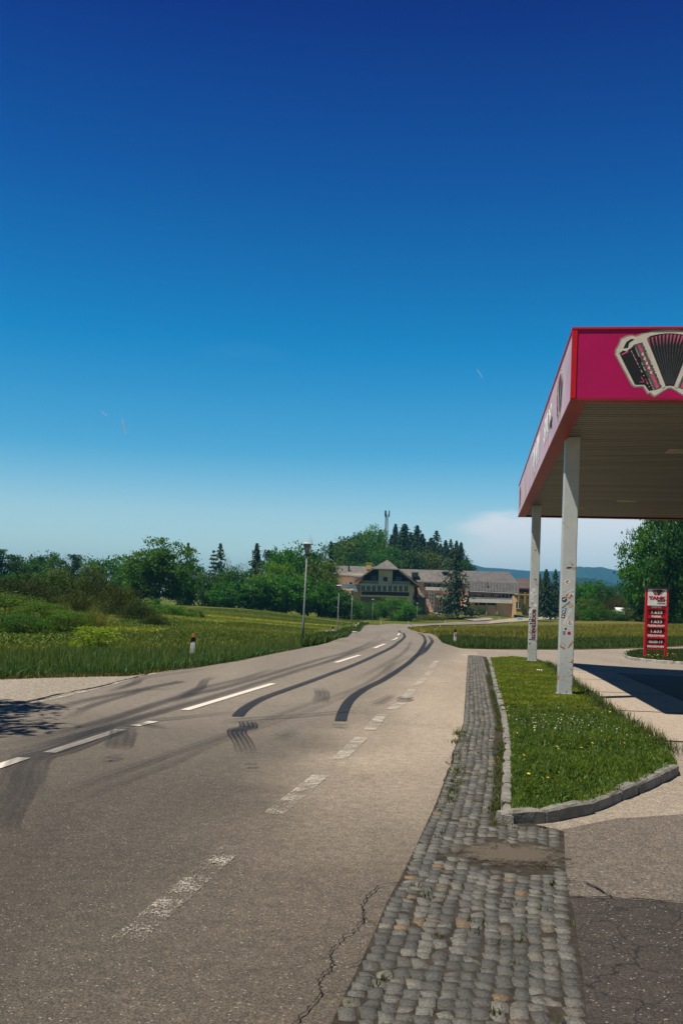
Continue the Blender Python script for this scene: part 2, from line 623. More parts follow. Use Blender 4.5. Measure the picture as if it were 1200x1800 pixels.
# ------------------------------------------------------------------ ground sheet
gx = np.concatenate([-np.geomspace(150, 6000, 16)[::-1], np.arange(-147, 150, 3.0), np.geomspace(150, 6000, 16)])
gy = np.concatenate([[-400, -150, -60, -30], np.arange(-12, 360, 3.0), np.geomspace(360, 9000, 26)])
X, Y = np.meshgrid(gx, gy)
Z = ZG(X.ravel(), Y.ravel())
Zoff = np.where((np.abs(X.ravel()) < 160) & (Y.ravel() < 330), -.03, 0)
V = np.stack([X.ravel(), Y.ravel(), Z + Zoff], 1)
nx, ny = len(gx), len(gy)
ii = (np.arange(ny - 1)[:, None] * nx + np.arange(nx - 1)[None, :]).ravel()
F = np.stack([ii, ii + 1, ii + nx + 1, ii + nx], 1)
tag(link('ground', np_mesh('ground', V, F, M_ground, smooth_=True)), kind='structure')

# ------------------------------------------------------------------ road with its bend, side road, forecourt
cob_left_px = [(593, 1777), (643, 1677), (680, 1587), (707, 1540), (743, 1463), (764, 1418), (780, 1376), (794, 1344), (797, 1320), (814, 1272), (818, 1212), (822, 1152)]
cob_right_px = [(1030, 1799), (1021, 1697), (1004, 1589), (993, 1550), (990, 1466), (990, 1452)]
kerb_left_px = [(879, 1452), (881, 1407), (882, 1365), (885, 1316), (881, 1267), (867, 1211), (857, 1162), (852, 1146)]
CL = [at(*p) for p in cob_left_px]
CRT = [at(*p) for p in cob_right_px]
KL = [at(*p) for p in kerb_left_px]


def lerp_at(pts, y):
    P = sorted([(p.y, p.x) for p in pts])
    if y < P[0][0]:
        k = (P[1][1] - P[0][1]) / max(P[1][0] - P[0][0], .3)
        return P[0][1] + LK * (y - P[0][0])
    return float(np.interp(y, [a for a, _ in P], [b for _, b in P]))


def cobL(y):
    return lerp_at(CL, y)


def cobR(y):
    return lerp_at(CRT, y) if y < KL[0].y - .02 else lerp_at(KL, y)


mid = [((cobL(y) + cobR(y)) / 2, y) for y in (-6, 0, 2, 4, 6, 8, 10, 12, 15, 18, 22, 26, 30, 35, CL[-1].y)]
Ledge = [xy(*p) for p in [(0, 1193), (120, 1187), (224, 1187), (266, 1182), (343, 1173), (420, 1161), (529, 1139), (575, 1130.5), (609, 1121), (633, 1111), (637, 1104),
                          (649, 1099.3), (700, 1097.6), (760, 1097), (800, 1094), (876, 1090), (926, 1086), (972, 1083)]]
Redge = [xy(*p) for p in [(778, 1131), (767, 1120), (740, 1114), (717, 1106), (720, 1103), (736, 1102), (800, 1099), (860, 1097), (926, 1092), (972, 1088.5)]]


def dense(pts, k=6):
    """Catmull-Rom resample of 2D points"""
    P = [Vector((p[0], p[1])) for p in pts]
    out = []
    for i in range(len(P) - 1):
        p0, p1, p2, p3 = P[max(i - 1, 0)], P[i], P[i + 1], P[min(i + 2, len(P) - 1)]
        for j in range(k):
            t = j / k
            out.append(tuple(.5 * ((2 * p1) + (p2 - p0) * t + (2 * p0 - 5 * p1 + 4 * p2 - p3) * t * t + (3 * p1 - p0 - 3 * p2 + p3) * t ** 3)))
    out.append(tuple(P[-1]))
    return out


near_far = xy(840, 1147)
road_poly = [(-60, -6), (-60, 21.5), (-25, 22.5)] + Ledge[:6] + dense(Ledge[6:], 3) + [(90, 330), (95, 318)] + dense(Redge, 3)[::-1] + [xy(800, 1138), near_far] + mid[::-1]


def road_off(x, y):
    return .0 if y < 40 else min(.10, .0 + (y - 40) * .0015)


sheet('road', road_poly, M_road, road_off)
side_far = [xy(812, 1140), xy(860, 1141.5), xy(950, 1142), xy(1040, 1141.5), xy(1110, 1140), xy(1200, 1136.5)]
fore_poly = mid + [near_far, xy(800, 1138.2)] + side_far + [(34, side_far[-1][1] + 1), (60, side_far[-1][1] + 2), (60, -6)]
sheet('forecourt', fore_poly, M_fore, .001)
# pale concrete apron beside the island, darker pump lane under the canopy
AX = Vector((math.sin(R(7.7)), math.cos(R(7.7))))       # canopy / forecourt axis
BX = Vector((AX.y, -AX.x))
isl_r = [(1193, 1352), (1175, 1331), (1116, 1289), (1060, 1251), (1025, 1222), (976, 1184), (958, 1170)]
IR = [at(*p) for p in isl_r]


def fpt(p, s, t):
    q = Vector((p[0], p[1])) + AX * s + BX * t
    return (q.x, q.y)


o0 = at(1140, 1302)
o0 = (o0.x, o0.y)
sheet('concrete_apron', [fpt(o0, 0, -.35), fpt(o0, 16.5, -.35), fpt(o0, 16.5, 1.75), fpt(o0, 0, 1.75)], M_conc, .006)
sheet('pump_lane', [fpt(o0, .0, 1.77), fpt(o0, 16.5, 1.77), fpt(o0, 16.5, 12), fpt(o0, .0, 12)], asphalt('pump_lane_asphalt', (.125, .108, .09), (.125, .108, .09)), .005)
M_gap = simple('joint_tar', (.022, .02, .018), .9, .3)
mb = MB()
for s in (0.0, 4.1, 8.2, 12.3):
    a, b_, c, d = fpt(o0, s - .03, -.3), fpt(o0, s + .03, -.3), fpt(o0, s + .03, 9), fpt(o0, s - .03, 9)
    mb.add([(p[0], p[1], zg(*p) + .0125) for p in (a, d, c, b_)], [(0, 1, 2, 3)])
tag(mb.build('apron_joint', M_gap), kind='structure')
cr0, cr1 = xy(1000, 1578), xy(1200, 1590)
sheet('coarse_patch', [xy(972, 1462), xy(1080, 1440), xy(1230, 1430), xy(1400, 1600), cr1, (cr0[0] - .12, cr0[1])], M_coarse, .005)
cracked = asphalt('crazed_asphalt', (.058, .048, .039), (.058, .048, .039), 1.1, contrast=.9)
N = NB(cracked.node_tree)
bs = cracked.node_tree.nodes['Principled BSDF']
v = N.n('ShaderNodeTexCoord').outputs['Object']
wv = N.n('ShaderNodeVectorMath', {0: v, 1: N.n('ShaderNodeVectorMath', {0: N.n('ShaderNodeTexNoise', {'Vector': v, 'Scale': 3.5, 'Detail': 4.0}).outputs[1], 3: .35}, operation='SCALE').outputs[0]}, operation='ADD').outputs[0]
ce = N.n('ShaderNodeTexVoronoi', {'Vector': wv, 'Scale': 3.4}, feature='DISTANCE_TO_EDGE').outputs[0]
old = bs.inputs['Base Color'].links[0].from_socket
setc(N, bs, 'Base Color', N.mix(N.remap(ce, .0, .028, .9, 0), old, (.012, .011, .010)))
sheet('crazed_patch', [(cr0[0] - .12, cr0[1]), (cr0[0] + .30, cr0[1] - .02), (cr1[0], cr1[1]), (6, cr1[1] - .3), (6, -3), (.6, -3), (.7, 3.2), (.9, 4.2), (1.15, 5.0)], cracked, .009)
# layby on the left
lay = [(-60, 8), (-60, 21.7), (-25, 22.4), xy(0, 1196), xy(120, 1190), xy(224, 1189.5), xy(262, 1185), xy(200, 1203), xy(140, 1217), xy(70, 1230), xy(0, 1240), (-25, 14.6)]
sheet('layby', lay, M_gravel, .005)
# field on the right, its own crop colour
fl = [xy(*p) for p in [(812, 1139.3), (860, 1140.5), (950, 1141), (1110, 1139), (1200, 1135.5)]]
sheet('field', [xy(779, 1130)] + fl + [(60, 66), (95, 120), (95, 160), xy(1199, 1090), xy(1100, 1093), xy(1000, 1092), xy(940, 1094.5), xy(860, 1098.5), xy(790, 1101), xy(740, 1103.5), xy(722, 1106), xy(742, 1114.5), xy(770, 1121)], M_field, .012, 3.0)

# ------------------------------------------------------------------ ribbons: markings, tyre marks, cracks
def ribbon(mb, pts, w, off, uv=None, seg=None, taper=None):
    P = [Vector((p[0], p[1])) for p in pts]
    n = len(P)
    acc = 0
    vs = []
    for i, p in enumerate(P):
        t = (P[min(i + 1, n - 1)] - P[max(i - 1, 0)]).normalized()
        q = Vector((t.y, -t.x))
        ww = (w[i] if isinstance(w, list) else w) / 2
        if i:
            acc += (p - P[i - 1]).length
        for k in (-1, 1):
            s = p + q * ww * k
            vs.append((s.x, s.y, zg(s.x, s.y) + (off(s.x, s.y) if callable(off) else off)))
            if uv is not None:
                uv.append((acc, (k + 1) / 2))
    mb.add(vs, [(2 * i, 2 * i + 1, 2 * i + 3, 2 * i + 2) for i in range(n - 1)])
    return acc


def pxline(pts, k=5):
    return dense([xy(*p) for p in pts], k)


def worn_paint(name, wear, big=.6, small=.5, col=(.66, .60, .50), near=0.0):
    m, N, b = new_mat(name)
    v = N.n('ShaderNodeTexCoord').outputs['Object']
    f = N.math('ADD', N.math('MULTIPLY', N.noise(v, 3.0, 4, .6), big), N.math('MULTIPLY', N.noise(v, 70, 5, .8), small))
    yv = N.n('ShaderNodeSeparateXYZ', {0: v}).outputs[1]
    a = N.remap(N.math('SUBTRACT', f, N.remap(yv, 5, 14, near, 0)), wear, wear + .09)
    b.inputs['Base Color'].default_value = col + (1,)
    b.inputs['Roughness'].default_value = .7
    t = N.n('ShaderNodeBsdfTransparent')
    mx = N.n('ShaderNodeMixShader', {0: a, 1: t.outputs[0], 2: b.outputs[0]})
    N.nt.links.new(mx.outputs[0], N.nt.nodes['Material Output'].inputs[0])
    return m


M_paint = worn_paint('lane_paint', .36)
M_worn = worn_paint('worn_lane_paint', .502, .36, .72, (.52, .47, .385), .062)
roff = lambda x, y: road_off(x, y) + .010 + max(0, y - 30) * .0006
mb = MB()
for a in [[(-60, 1368), (43, 1333)], [(87, 1324), (213, 1283)], [(236, 1277), (270, 1269)], [(325, 1249), (480, 1202)], [(590, 1165), (632, 1152)], [(658, 1140), (676, 1133)], [(688, 1127), (698, 1122.5)], [(699, 1119), (702, 1115)]]:
    ribbon(mb, pxline(a, 4), .145, roff)
tag(mb.build('lane_marking', M_paint, fix=False), kind='structure')
mb = MB()
for a in [[(222, 1655), (412, 1489)], [(480, 1432), (564, 1364)], [(594, 1336), (636, 1297)], [(650, 1284), (671, 1257)], [(688, 1248), (704, 1237)], [(709, 1234), (724, 1212)], [(733, 1205), (745, 1193)], [(748, 1189), (757, 1180)], [(758, 1175), (767, 1162)]]:
    ribbon(mb, pxline(a, 6), .165, roff)
ribbon(mb, pxline([(-40, 1257), (150, 1216), (262, 1186), (343, 1174)], 6), .11, roff)
ribbon(mb, pxline([(755, 1198), (814, 1201)], 3), .10, roff)
tag(mb.build('edge_marking', M_worn, fix=False), kind='structure')

# tyre marks: u runs along, v across
def tyre_mat(name, dens, stripes, amp=.75):
    m, N, b = new_mat(name)
    uvn = N.n('ShaderNodeUVMap', uv_map='UVMap').outputs[0]
    u, vv, _ = N.n('ShaderNodeSeparateXYZ', {0: uvn}).outputs
    fade = N.n('ShaderNodeAttribute', attribute_name='tint', attribute_type='GEOMETRY').outputs['Fac']
    oc = N.n('ShaderNodeTexCoord').outputs['Object']
    st = N.math('SINE', N.math('MULTIPLY', vv, 6.2832 * stripes))
    ns = N.noise(N.n('ShaderNodeCombineXYZ', {0: N.math('MULTIPLY', u, .8), 1: N.math('MULTIPLY', vv, 9.0), 2: 0.0}).outputs[0], 1.0, 4, .6)
    gr = N.noise(oc, 60, 3, .7)
    a = N.math('ADD', N.math('MULTIPLY', N.remap(st, -.75, .1), amp), 1 - amp)
    a = N.math('MULTIPLY', a, N.remap(ns, .25, .6, .5, 1))
    a = N.math('MULTIPLY', a, N.remap(gr, .25, .6, .55, 1))
    ed = N.math('MULTIPLY', N.remap(vv, 0, .08), N.remap(vv, 1, .92))
    a = N.math('MULTIPLY', N.math('MULTIPLY', a, ed), N.math('MULTIPLY', fade, dens), clamp=True)
    b.inputs['Base Color'].default_value = (.016, .017, .020, 1)
    b.inputs['Roughness'].default_value = .75
    t = N.n('ShaderNodeBsdfTransparent')
    mx = N.n('ShaderNodeMixShader', {0: a, 1: t.outputs[0], 2: b.outputs[0]})
    N.nt.links.new(mx.outputs[0], N.nt.nodes['Material Output'].inputs[0])
    return m


def tyre_marks(name, marks, mat, off, soften=False):
    vs, fs, uvs, ti = [], [], [], []
    for li, (pts, w, fa) in enumerate(marks):
        P = pxline(pts, 7)
        mb, uv = MB(), []
        ribbon(mb, P, w, (lambda x, y, k=li: off(x, y) + k * .0012), uv)
        n = len(P)
        k = len(vs)
        vs += mb.v
        fs += [tuple(i + k for i in f) for f in mb.f]
        uvs += uv
        F0 = np.interp(np.linspace(0, 1, n), np.linspace(0, 1, len(fa)), fa)
        if soften:
            q_ = np.linspace(0, 1, n)
            F0 = F0 * smooth(q_ / .22) * smooth((1 - q_) / .22)
        for q in F0:
            ti += [q, q]
    F = np.array(fs)
    me = np_mesh(name, np.array(vs), F, mat, np.array(ti))
    ul = me.uv_layers.new(name='UVMap')
    lv = np.zeros(len(me.loops), dtype=np.int32)
    me.loops.foreach_get('vertex_index', lv)
    ul.data.foreach_set('uv', np.array(uvs, dtype=np.float32)[lv].ravel())
    tag(link(name, me), kind='structure')


mA = [(417, 1260), (432, 1245), (460, 1229), (500, 1214), (540, 1200), (580, 1185), (620, 1170), (660, 1152), (692, 1136), (707, 1125), (710, 1117), (700, 1110)]
mB = [(598, 1268), (604, 1249), (616, 1230), (640, 1212), (672, 1196), (700, 1178), (724, 1160), (740, 1142), (747, 1129), (744, 1120), (734, 1115)]
tyre_marks('burnout_mark', [(mA, .18, [1, 1, .95, .9, .9, .85, .7, .3]), (mB, .18, [1, 1, .95, .95, .9, .8, .7, .3]),
                            ([(728, 1156), (748, 1142), (759, 1128), (752, 1119)], .22, [.1, .5, .45, .1]),
                            ([(436, 1330), (426, 1306), (416, 1290), (418, 1284), (436, 1279), (434, 1270)], .27, [.0, .18, .4, .5, .42, .3])], tyre_mat('burnout_rubber', 2.8, 4.5), lambda x, y: roff(x, y) + .004)
soft = [([(-20, 1318), (100, 1290), (200, 1263), (300, 1231), (400, 1207), (490, 1181), (560, 1160), (620, 1143), (655, 1127), (672, 1113)], .24, [.7, .8, .7, .65, .5, .45, .4, .3, .2]),
        ([(-20, 1336), (100, 1303), (200, 1275), (300, 1247), (400, 1218), (520, 1180), (600, 1155), (660, 1133), (687, 1117)], .24, [.85, .9, .8, .6, .5, .5, .4, .3]),
        ([(60, 1256), (160, 1230), (240, 1214), (312, 1200), (320, 1198)], .22, [.35, .6, .7, .7, .2]),
        ([(100, 1272), (165, 1240), (225, 1222), (260, 1213), (330, 1211)], .18, [.2, .6, .6, .7, .1]),
        ([(180, 1220), (233, 1203), (255, 1192), (320, 1183), (390, 1172)], .2, [.5, .75, .3, .3, .1]),
        ([(292, 1233), (330, 1219), (352, 1209), (362, 1196), (385, 1189)], .2, [.2, .7, .7, .4, .1]),
        ([(300, 1247), (350, 1213), (430, 1193), (470, 1180), (500, 1178)], .2, [.2, .5, .5, .3, .1]),
        ([(240, 1271), (330, 1262), (420, 1253)], .16, [.6, .55, .1]),
        ([(213, 1278), (250, 1274), (290, 1283)], .22, [.8, .8, .1]),
        ([(30, 1420), (42, 1360), (60, 1332), (110, 1318), (190, 1287), (235, 1276)], .45, [.25, .35, .6, .75, .7, .8]),
        ([(-10, 1470), (10, 1430), (38, 1384), (46, 1350)], .3, [.2, .4, .35, .25]),
        ([(50, 1424), (160, 1378), (280, 1335), (380, 1300), (460, 1270), (540, 1240), (640, 1204), (690, 1165), (715, 1140)], .13, [.15, .4, .45, .4, .35, .35, .35, .3, .1]),
        ([(60, 1440), (180, 1392), (300, 1345), (390, 1303), (480, 1272), (570, 1240), (660, 1200), (712, 1160)], .10, [.1, .3, .35, .3, .35, .3, .3, .1]),
        ([(385, 1274), (430, 1267), (520, 1261), (610, 1253), (628, 1255)], .15, [.1, .6, .5, .5, .3]),
        ([(205, 1318), (213, 1300), (218, 1284)], .35, [.5, .5, .6]),
        ([(180, 1336), (196, 1338), (210, 1330)], .12, [.3, .6, .2]),
        ([(580, 1278), (600, 1279), (612, 1280)], .22, [.5, .6, .2]),
        ([(428, 1350), (455, 1350)], .14, [.6, .5]),
        ([(655, 1240), (680, 1230), (690, 1222)], .2, [.5, .5, .1]),
        ([(706, 1234), (716, 1228)], .3, [.8, .7]),
        ([(560, 1238), (566, 1222), (560, 1212)], .3, [.35, .5, .2]),
        ([(485, 1302), (505, 1292), (515, 1285)], .2, [.4, .3, .1]),
        ([(560, 1168), (600, 1154), (660, 1130), (690, 1120)], .16, [.2, .3, .3, .1]),
        ([(600, 1208), (680, 1166), (715, 1141), (723, 1125)], .16, [.1, .35, .35, .1]),
        ([(672, 1195), (690, 1170), (735, 1150)], .2, [.1, .3, .1])]
tyre_marks('tyre_mark', soft, tyre_mat('tyre_rubber', .95, 3.5, .35), lambda x, y: roff(x, y) + .009, True)

# cracks
def jag(pts, amp, k=6):
    P = dense(pts, k)
    return [(p[0] + random.uniform(-amp, amp), p[1] + random.uniform(-amp, amp)) for p in P]


mb = MB()
ck = lambda x, y: .016
main = [(505, 1830), (523, 1797), (560, 1753), (562, 1722), (583, 1703), (580, 1680), (602, 1653), (627, 1636), (637, 1613), (636, 1590), (657, 1567), (668, 1560), (700, 1555)]
P = jag([xy(*p) for p in main], .009, 9)
ribbon(mb, P, [.0055 * random.uniform(.4, 1.7) for _ in P], ck)
for b_ in [[(560, 1753), (600, 1750), (612, 1742)], [(583, 1703), (610, 1702), (645, 1692)], [(636, 1605), (660, 1595), (676, 1594)], [(640, 1580), (662, 1573), (690, 1573)], [(637, 1613), (660, 1630)]]:
    P = jag([xy(*p) for p in b_], .010)
    ribbon(mb, P, [.0035 * random.uniform(.4, 1.6) for _ in P], ck)
P = jag([xy(*p) for p in [(-20, 1240), (60, 1232), (110, 1220), (190, 1204), (262, 1185)]], .03)
ribbon(mb, P, [.05 * random.uniform(.5, 1.4) for _ in P], ck)
P = jag([xy(*p) for p in [(994, 1552), (1030, 1556), (1075, 1580)]], .008)
ribbon(mb, P, [.012 * random.uniform(.5, 1.5) for _ in P], ck)
P = jag([xy(*p) for p in [(1000, 1579), (1080, 1582), (1200, 1590), (1260, 1594)]], .008)
ribbon(mb, P, [.016 * random.uniform(.5, 1.5) for _ in P], ck)
for b_ in [[(797, 1320), (792, 1344), (782, 1340)], [(780, 1376), (790, 1350)]]:
    P = jag([xy(*p) for p in b_], .01)
    ribbon(mb, P, .012, ck)
tag(mb.build('asphalt_crack', simple('crack_dark', (.012, .011, .010), .95), fix=False), kind='structure')  # cracks drawn as thin dark ribbons

# ------------------------------------------------------------------ cobbled gutter strip
bed = [(cobL(y) - .0, y) for y in np.arange(1.2, CL[-1].y, .5)] + [(cobR(y), y) for y in np.arange(1.2, CL[-1].y, .5)][::-1]
sheet('cobble_bed', bed, M_dirt, .0115)
m_cob, N, b = new_mat('granite_sett')
v = N.n('ShaderNodeTexCoord').outputs['Object']
ti = N.n('ShaderNodeAttribute', attribute_name='tint', attribute_type='GEOMETRY').outputs['Fac']
r = N.n('ShaderNodeValToRGB', {0: ti})
e = r.color_ramp.elements
e[0].position, e[0].color = 0, (.066, .063, .053, 1)
e[1].position, e[1].color = 1, (.19, .125, .06, 1)
for p, c in ((.35, (.088, .085, .074)), (.7, (.150, .142, .120)), (.88, (.105, .092, .072)), (.95, (.15, .105, .058))):
    q = e.new(p)
    q.color = c + (1,)
sp = N.remap(N.noise(v, 95, 5, .85), .34, .66)
c = N.mix(sp, N.mix(1, r.outputs[0], (.40, .40, .40), 'MULTIPLY'), N.mix(1, r.outputs[0], (1.9, 1.88, 1.82), 'MULTIPLY'))
dn = N.remap(N.noise(v, 2.2, 5, .7), .52, .74, 0, .42)
c = N.mix(dn, c, (.10, .078, .052))
setc(N, b, 'Base Color', c)
b.inputs['Roughness'].default_value = .72
bp = N.n('ShaderNodeBump', {'Strength': .9, 'Distance': .012, 'Height': N.noise(v, 55, 5, .75)})
N.nt.links.new(bp.outputs[0], b.inputs['Normal'])
Vs, Fs, Ts = [], [], []
dirt_c = at(905, 1508)
for lane in range(-2, 16):
    y = 1.0 + random.random() * .15
    while y < CL[-1].y - .05:
        L = random.choice((.075, .09, .10, .115, .135)) * random.uniform(.88, 1.12)
        if y > 18:
            L *= 1.2
        yc = y + L / 2
        # lanes follow the kerb, drifting a little
        xl, xr = cobL(yc), (lerp_at(CRT, yc) if yc < KL[0].y else cobL(yc) + 1.06)
        w = 1.06 / 13.5
        xa = xl + .012 + lane * w + .018 * noise.noise(Vector((yc * .9, lane * .7, 1)))
        y += L
        if xa < xl - .03 or xa + w > xr + .03 or (yc > KL[0].y - .05 and xa + w > lerp_at(KL, yc) - .07):
            continue
        dd = math.hypot((xa + w / 2 - dirt_c.x) / .42, (yc - dirt_c.y) / .5)
        sink = .022 * max(0, 1.15 - dd) + (.02 if random.random() < .025 else 0)
        h = .0085 + random.uniform(-.0045, .0045) - sink
        k = len(Vs)
        g = random.uniform(.0022, .0062)
        sk = random.uniform(-.006, .006)
        tilt = (random.uniform(-.05, .05), random.uniform(-.04, .04))
        gg = [(-1, -1), (0, -1), (1, -1), (-1, 0), (0, 0), (1, 0), (-1, 1), (0, 1), (1, 1)]
        for (i, j) in gg:
            rr = 1.0
            px_ = xa + w / 2 + i * (w / 2 - g) * rr + random.uniform(-.0045, .0045) + sk * j
            py_ = yc + j * (L / 2 - g) * rr + random.uniform(-.006, .006)
            Vs.append((px_, py_, .008 + h + (.0014 if (i == 0 and j == 0) else (.0006 if i == 0 or j == 0 else -.0006)) + i * w * tilt[0] + j * L * tilt[1] + random.uniform(-.0012, .0012)))
        ring = [0, 1, 2, 5, 8, 7, 6, 3]
        for q in ring:
            vx, vy, vz = Vs[k + q]
            Vs.append((xa + w / 2 + (vx - xa - w / 2) * 1.05, yc + (vy - yc) * 1.04, -.01))
        Fs += [(k, k + 1, k + 4, k + 3), (k + 1, k + 2, k + 5, k + 4), (k + 3, k + 4, k + 7, k + 6), (k + 4, k + 5, k + 8, k + 7)]
        for q in range(8):
            Fs.append((k + ring[q], k + 9 + q, k + 9 + (q + 1) % 8, k + ring[(q + 1) % 8]))
        t = random.random() ** 1.1 * .80 if random.random() > .05 else random.uniform(.82, 1)
        Ts += [t] * 17
Va = np.array(Vs)
Va[:, 2] += ZG(Va[:, 0], Va[:, 1])
tag(link('cobblestone_strip', np_mesh('cobblestone_strip', Va, np.array(Fs), m_cob, np.array(Ts), False)), kind='structure')
# sand washed over the setts
ns = 40
m_drift, N, b = new_mat('washed_sand')
v = N.n('ShaderNodeTexCoord').outputs['Object']
ti = N.n('ShaderNodeAttribute', attribute_name='tint', attribute_type='GEOMETRY').outputs['Fac']
setc(N, b, 'Base Color', N.mix(N.remap(N.noise(v, 60, 5, .8), .3, .7), (.060, .047, .031), (.135, .108, .075)))
b.inputs['Roughness'].default_value = .95
al = N.remap(N.math('ADD', ti, N.math('MULTIPLY', N.math('SUBTRACT', N.noise(v, 14, 6, .8), .5), 1.5)), .25, .75, 0, .93)
mx = N.n('ShaderNodeMixShader', {0: al, 1: N.n('ShaderNodeBsdfTransparent').outputs[0], 2: b.outputs[0]})
N.nt.links.new(mx.outputs[0], N.nt.nodes['Material Output'].inputs[0])
vs, tt = [(dirt_c.x, dirt_c.y, .036)], [1.0]
for s_ in (.3, .6, .8, 1.0):
    for k in range(ns):
        a_ = 6.283 * k / ns
        vs.append((dirt_c.x - .04 + .62 * s_ * math.cos(a_), dirt_c.y + .50 * s_ * math.sin(a_), .036 - .012 * s_))
        tt.append(1.05 - s_)
fs = [(0, 1 + k, 1 + (k + 1) % ns, 1 + (k + 1) % ns) for k in range(ns)]
me = bpy.data.meshes.new('sand_drift')
fs = [(0, 1 + k, 1 + (k + 1) % ns) for k in range(ns)]
for a_ in range(3):
    fs += [(1 + a_ * ns + k, 1 + (a_ + 1) * ns + k, 1 + (a_ + 1) * ns + (k + 1) % ns, 1 + a_ * ns + (k + 1) % ns) for k in range(ns)]
me.from_pydata(vs, [], fs)
me.attributes.new('tint', 'FLOAT', 'POINT').data.foreach_set('value', tt)
me.materials.append(m_drift)
tag(link('sand_drift', me), kind='structure')

# ------------------------------------------------------------------ grass island with its granite kerb
front_px = [(880, 1452), (945, 1450), (1025, 1438), (1078, 1415), (1130, 1394), (1194, 1362)]
FRT = [at(*p) for p in front_px]
top_px = [(857, 1160), (900, 1157), (945, 1162), (958, 1170)]
isl_out = [tuple(p[:2]) for p in FRT] + [tuple(p[:2]) for p in IR[1:]] + [xy(945, 1163), xy(900, 1158), xy(857, 1161)] + [tuple(p[:2]) for p in KL[1:-1]][::-1]
m_kerb = simple('kerb_granite', (.205, .192, .162), .8, .3, 6, .7, 60, dirt=(.07, .065, .055), dirt_amt=.7)


def kerb(mb, P, w, h, side, lmin=.45, lmax=.95, hb=.05):
    """granite blocks along a polyline; side=+1 puts them to the left of travel"""
    P = [Vector((p[0], p[1])) for p in P]
    tot = [0]
    for a, b_ in zip(P, P[1:]):
        tot.append(tot[-1] + (b_ - a).length)

    def pos(s):
        s = max(0, min(tot[-1] - 1e-4, s))
        k = max(i for i in range(len(tot)) if tot[i] <= s)
        k = min(k, len(P) - 2)
        t = (s - tot[k]) / (tot[k + 1] - tot[k])
        return P[k].lerp(P[k + 1], t)
    s = 0
    while s < tot[-1] - .05:
        L = min(random.uniform(lmin, lmax), tot[-1] - s)
        a, b_ = pos(s + .006), pos(s + L - .006)
        d = (b_ - a)
        ln = d.length
        d.normalize()
        q = Vector((-d.y, d.x)) * side
        z0 = zg(a.x, a.y)
        prof = [(0, -hb), (0, h - .018), (.018, h), (w - .02, h), (w, h - .02), (w, -hb)]
        jz = random.uniform(-.012, .012)
        jw = random.uniform(-.01, .01)
        rings = []
        nr = 5
        for k in range(nr):
            t = k / (nr - 1)
            c = a + d * (ln * t)
            e_ = .010 if k in (0, nr - 1) else 0
            for (pw, pz) in prof:
                x_ = c + q * (pw + jw + random.uniform(-.006, .006) + (e_ if pw < w / 2 else -e_))
                rings.append((x_.x, x_.y, z0 + pz + jz - (e_ if pz > 0 else 0) + random.uniform(-.004, .004)))
        fs = []
        m_ = len(prof)
        for k in range(nr - 1):
            for j in range(m_ - 1):
                fs.append((k * m_ + j, k * m_ + j + 1, (k + 1) * m_ + j + 1, (k + 1) * m_ + j))
        fs += [tuple(range(m_)), tuple(range(nr * m_ - 1, (nr - 1) * m_ - 1, -1))]
        mb.add(rings, fs)
        s += L
    return mb


mb = MB()
kerb(mb, FRT, .115, .112, 1, .3, .8)
kerb(mb, [KL[0]] + KL[1:-1], .105, .098, -1, .5, 1.0)
kerb(mb, [FRT[-1]] + IR[1:] + [Vector((*xy(945, 1163), 0))], .10, .045, 1, .5, 1.0)
tag(mb.build('kerb', m_kerb), kind='structure')
isl_in = []
cen = Vector((sum(p[0] for p in isl_out) / len(isl_out), sum(p[1] for p in isl_out) / len(isl_out)))
isl_in = [p for p in isl_out]


def isl_z(x, y):
    return .085


sheet('grass_island', [tuple(Vector(p) + (cen - Vector(p)).normalized() * .06) for p in isl_out], M_soil, .085, .8)

M_blade, N, b = new_mat('grass_blade')
ti = N.n('ShaderNodeAttribute', attribute_name='tint', attribute_type='GEOMETRY').outputs['Fac']
oc = N.n('ShaderNodeObjectInfo').outputs['Color']
r = N.n('ShaderNodeValToRGB', {0: ti})
e = r.color_ramp.elements
e[0].position, e[0].color = 0, (.45, .60, .55, 1)
e[1].position, e[1].color = 1, (3.6, 2.2, 1.5, 1)
for p, c in ((.5, (1, 1, 1)), (.8, (1.7, 1.5, 1.0)), (.93, (2.4, 1.7, 1.1))):
    q = e.new(p)
    q.color = c + (1,)
c = N.mix(1.0, oc, r.outputs[0], 'MULTIPLY')
setc(N, b, 'Base Color', c)
b.inputs['Roughness'].default_value = .5
b.inputs['Specular IOR Level'].default_value = .3
tr = N.n('ShaderNodeBsdfTranslucent', {'Color': N.mix(1.0, c, (1.3, 1.4, .5), 'MULTIPLY')})
mx = N.n('ShaderNodeMixShader', {0: .3, 1: b.outputs[0], 2: tr.outputs[0]})
N.nt.links.new(mx.outputs[0], N.nt.nodes['Material Output'].inputs[0])


def grass(name, P, h, w, col, tint, zoff=0.0, lean=.5):
    V, F = blades(P, ZG(P[:, 0], P[:, 1]) + zoff, h, w, lean)
    o = link(name, np_mesh(name, V, F, M_blade, np.repeat(tint, 6)))
    o.color = col + (1,)
    return tag(o, kind='stuff')


